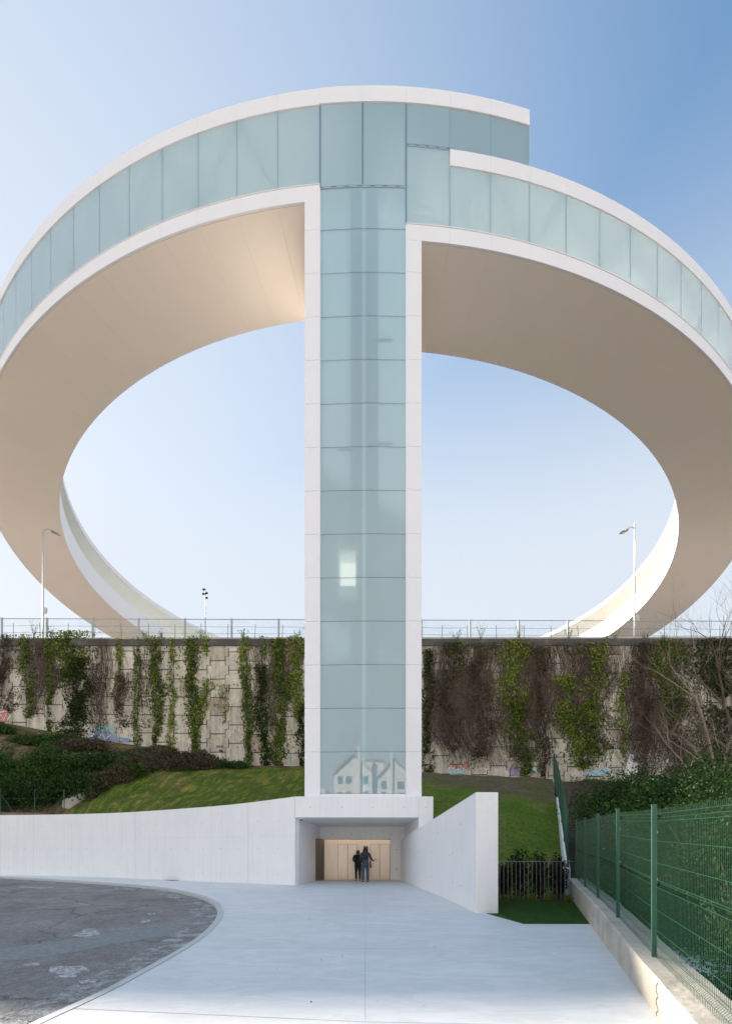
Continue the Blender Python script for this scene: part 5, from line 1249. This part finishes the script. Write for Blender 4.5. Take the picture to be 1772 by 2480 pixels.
person((-.035,25.35,-.033),1.72,.0,'taller person with long dark hair, plaid shirt and blue jeans waiting at the lift','plaid','denim','hair',.172,
   [(0,-.02,1.66,.09),(0,-.03,1.57,.125),(0,-.08,1.45,.135),(0,-.10,1.32,.145),(0,-.115,1.18,.12),(0,-.11,1.08,.065)],
   [((-.25,.02,1.14),(-.20,.15,.99),(-.10,.24,1.02)),((.27,.03,1.16),(.36,.17,1.02),(.46,.24,1.06))],.030,True,.115,.84)
for x,lb in ((-.58,'small silhouette of a person standing at the right side of the lift cabin'),(-1.12,'small silhouette of a person at the left side of the lift cabin')):
    z0=cz+.65; t=empty('person',(x,24.35,z0),lb,'person')
    skinned('body',[(0,0,.85,.13),(0,0,1.1,.12),(0,0,1.3,.12),(0,0,1.42,.06),(0,0,1.56,.09),(-.09,0,.6,.08),(-.09,0,.08,.05),(.09,0,.6,.08),(.09,0,.08,.05),(-.19,0,1.3,.05),(-.22,.0,1.0,.04),(.19,0,1.3,.05),(.22,0,1.0,.04)],
       [(0,1),(1,2),(2,3),(3,4),(0,5),(5,6),(0,7),(7,8),(2,9),(9,10),(2,11),(11,12)],M['denim'],t,1)

# ------------------------------------------------------------------ houses behind the camera, mirrored in the lowest pane
def house(x0,x1,y,eave,ridge,label,chim):
    t=empty('house',((x0+x1)/2,y,-.9),label,'house'); d=9; xm=(x0+x1)/2
    mb=MB(); mb.add([(x0,y,-1),(x1,y,-1),(x1,y,eave),(xm,y,ridge),(x0,y,eave),(x0,y-d,-1),(x1,y-d,-1),(x1,y-d,eave),(xm,y-d,ridge),(x0,y-d,eave)],
      [(0,4,3,2,1),(5,6,7,8,9),(0,5,9,4),(1,2,7,6)]); mb.build('wall',M['render_white'],t)
    mb=MB()
    for sx,xa in ((-1,x0),(1,x1)):
        mb.add([(xm,y+.5,ridge+.05),(xa+sx*.5,y+.5,eave-.25),(xa+sx*.5,y-d-.4,eave-.25),(xm,y-d-.4,ridge+.05),(xm,y+.5,ridge+.3),(xa+sx*.5,y+.5,eave),(xa+sx*.5,y-d-.4,eave),(xm,y-d-.4,ridge+.3)],[(0,1,2,3),(4,7,6,5),(0,4,5,1),(1,5,6,2),(2,6,7,3)])
    mb.build('roof',M['roof'],t)
    mb=MB(); mb.box((chim-.35,y+.02,2),(chim+.35,y+.6,ridge+1.3)); mb.box((chim-.5,y-.05,ridge+1.3),(chim+.5,y+.7,ridge+1.5)); mb.build('chimney',M['render_white'],t)
    for z in (2,5,8.6,eave-1.7):
        for xx in np.arange(x0+1,x1-1.8,2.4):
            if abs(xx+.8-chim)<1.2: continue
            mb=MB(); mb.box((xx,y+.01,z),(xx+1.7,y+.05,z+1.3)); f=mb.build('window',M['render_white'],t); mb=MB(); mb.box((xx+.08,y+.05,z+.08),(xx+1.62,y+.06,z+1.22)); mb.build('pane',M['window_dark'],f,local=False) if False else None
            p=MB(); p.box((xx+.08,y+.052,z+.08),(xx+1.62,y+.07,z+1.22)); p.build('pane',M['window_dark'],t)
    mb=MB(); mb.box((x0,y+.02,8.0),(x1,y+1.1,8.9)); mb.build('balcony',M['render_white'],t)
    return t
house(-10,1.0,-30,12.6,15.2,'white gabled house with red roof behind the viewer, mirrored in the lowest tower pane','x' and -2.8)
house(2.5,12.5,-31,12.0,14.8,'second white gabled house beside it, mirrored at the right of the lowest pane',6.5)
hm=empty('house',(1.8,-36,-.9),'small square white upper block between the two mirrored gabled houses','house'); mb=MB(); mb.box((-1,-40,-1),(4.5,-34,15)); mb.build('wall',M['render_white'],hm); mb=MB(); mb.box((-1.3,-40.3,15),(4.8,-33.7,15.3)); mb.build('roof',M['roof'],hm)
mb=MB(); mb.box((.9,-33.98,13.4),(1.7,-33.95,14.2)); mb.build('window',M['window_dark'],hm)

# the sunlit street of pale houses further behind the viewer
for i,(x0,x1,y,e,r_,lb) in enumerate([(-44,-30,-34,9,11.5,'cream house far left behind the viewer'),(-27,-14,-38,11,14,'cream house second from the left behind the viewer'),(17,30,-36,10,12.5,'cream house right of the mirrored pair behind the viewer'),(34,48,-33,9,11.5,'cream house far right behind the viewer')]):
    house(x0,x1,y,e,r_,lb,(x0+x1)/2+1.5)

# grit in the gutter and a few blown leaves on the paving
V=[];Fc=[]; r=np.random.RandomState(4); pts_=[]
while len(pts_)<2600:
    k=r.randint(4,len(kc)-2); t_=r.rand(); a,b=kc[k],kc[k+1]; x=a[0]+(b[0]-a[0])*t_; y=a[1]+(b[1]-a[1])*t_
    tx,ty=b[0]-a[0],b[1]-a[1]; l=math.hypot(tx,ty) or 1; d=abs(r.normal(0,.55)); pts_.append((x+ty/l*d,y-tx/l*d))
P=np.array([(x,y,g(y)-.103) for x,y in pts_])
V,Fc=leaves(P,.022,(0,0,1),.5); o=bigmesh('gravel',V,Fc,pmat('grit',(.34,.33,.31),.9)); tag(o,kind='stuff')
P=np.array([(lambda y:(r.uniform(-1.5,.29*y+1.2),y,g(y)+.012))(r.uniform(4.2,20)) for _ in range(20)])
V,Fc=leaves(P,.03,(0,0,1),.35); o=bigmesh('leaf_litter',V,Fc,pmat('dead_leaf',(.14,.10,.06),.9)); tag(o,kind='stuff')
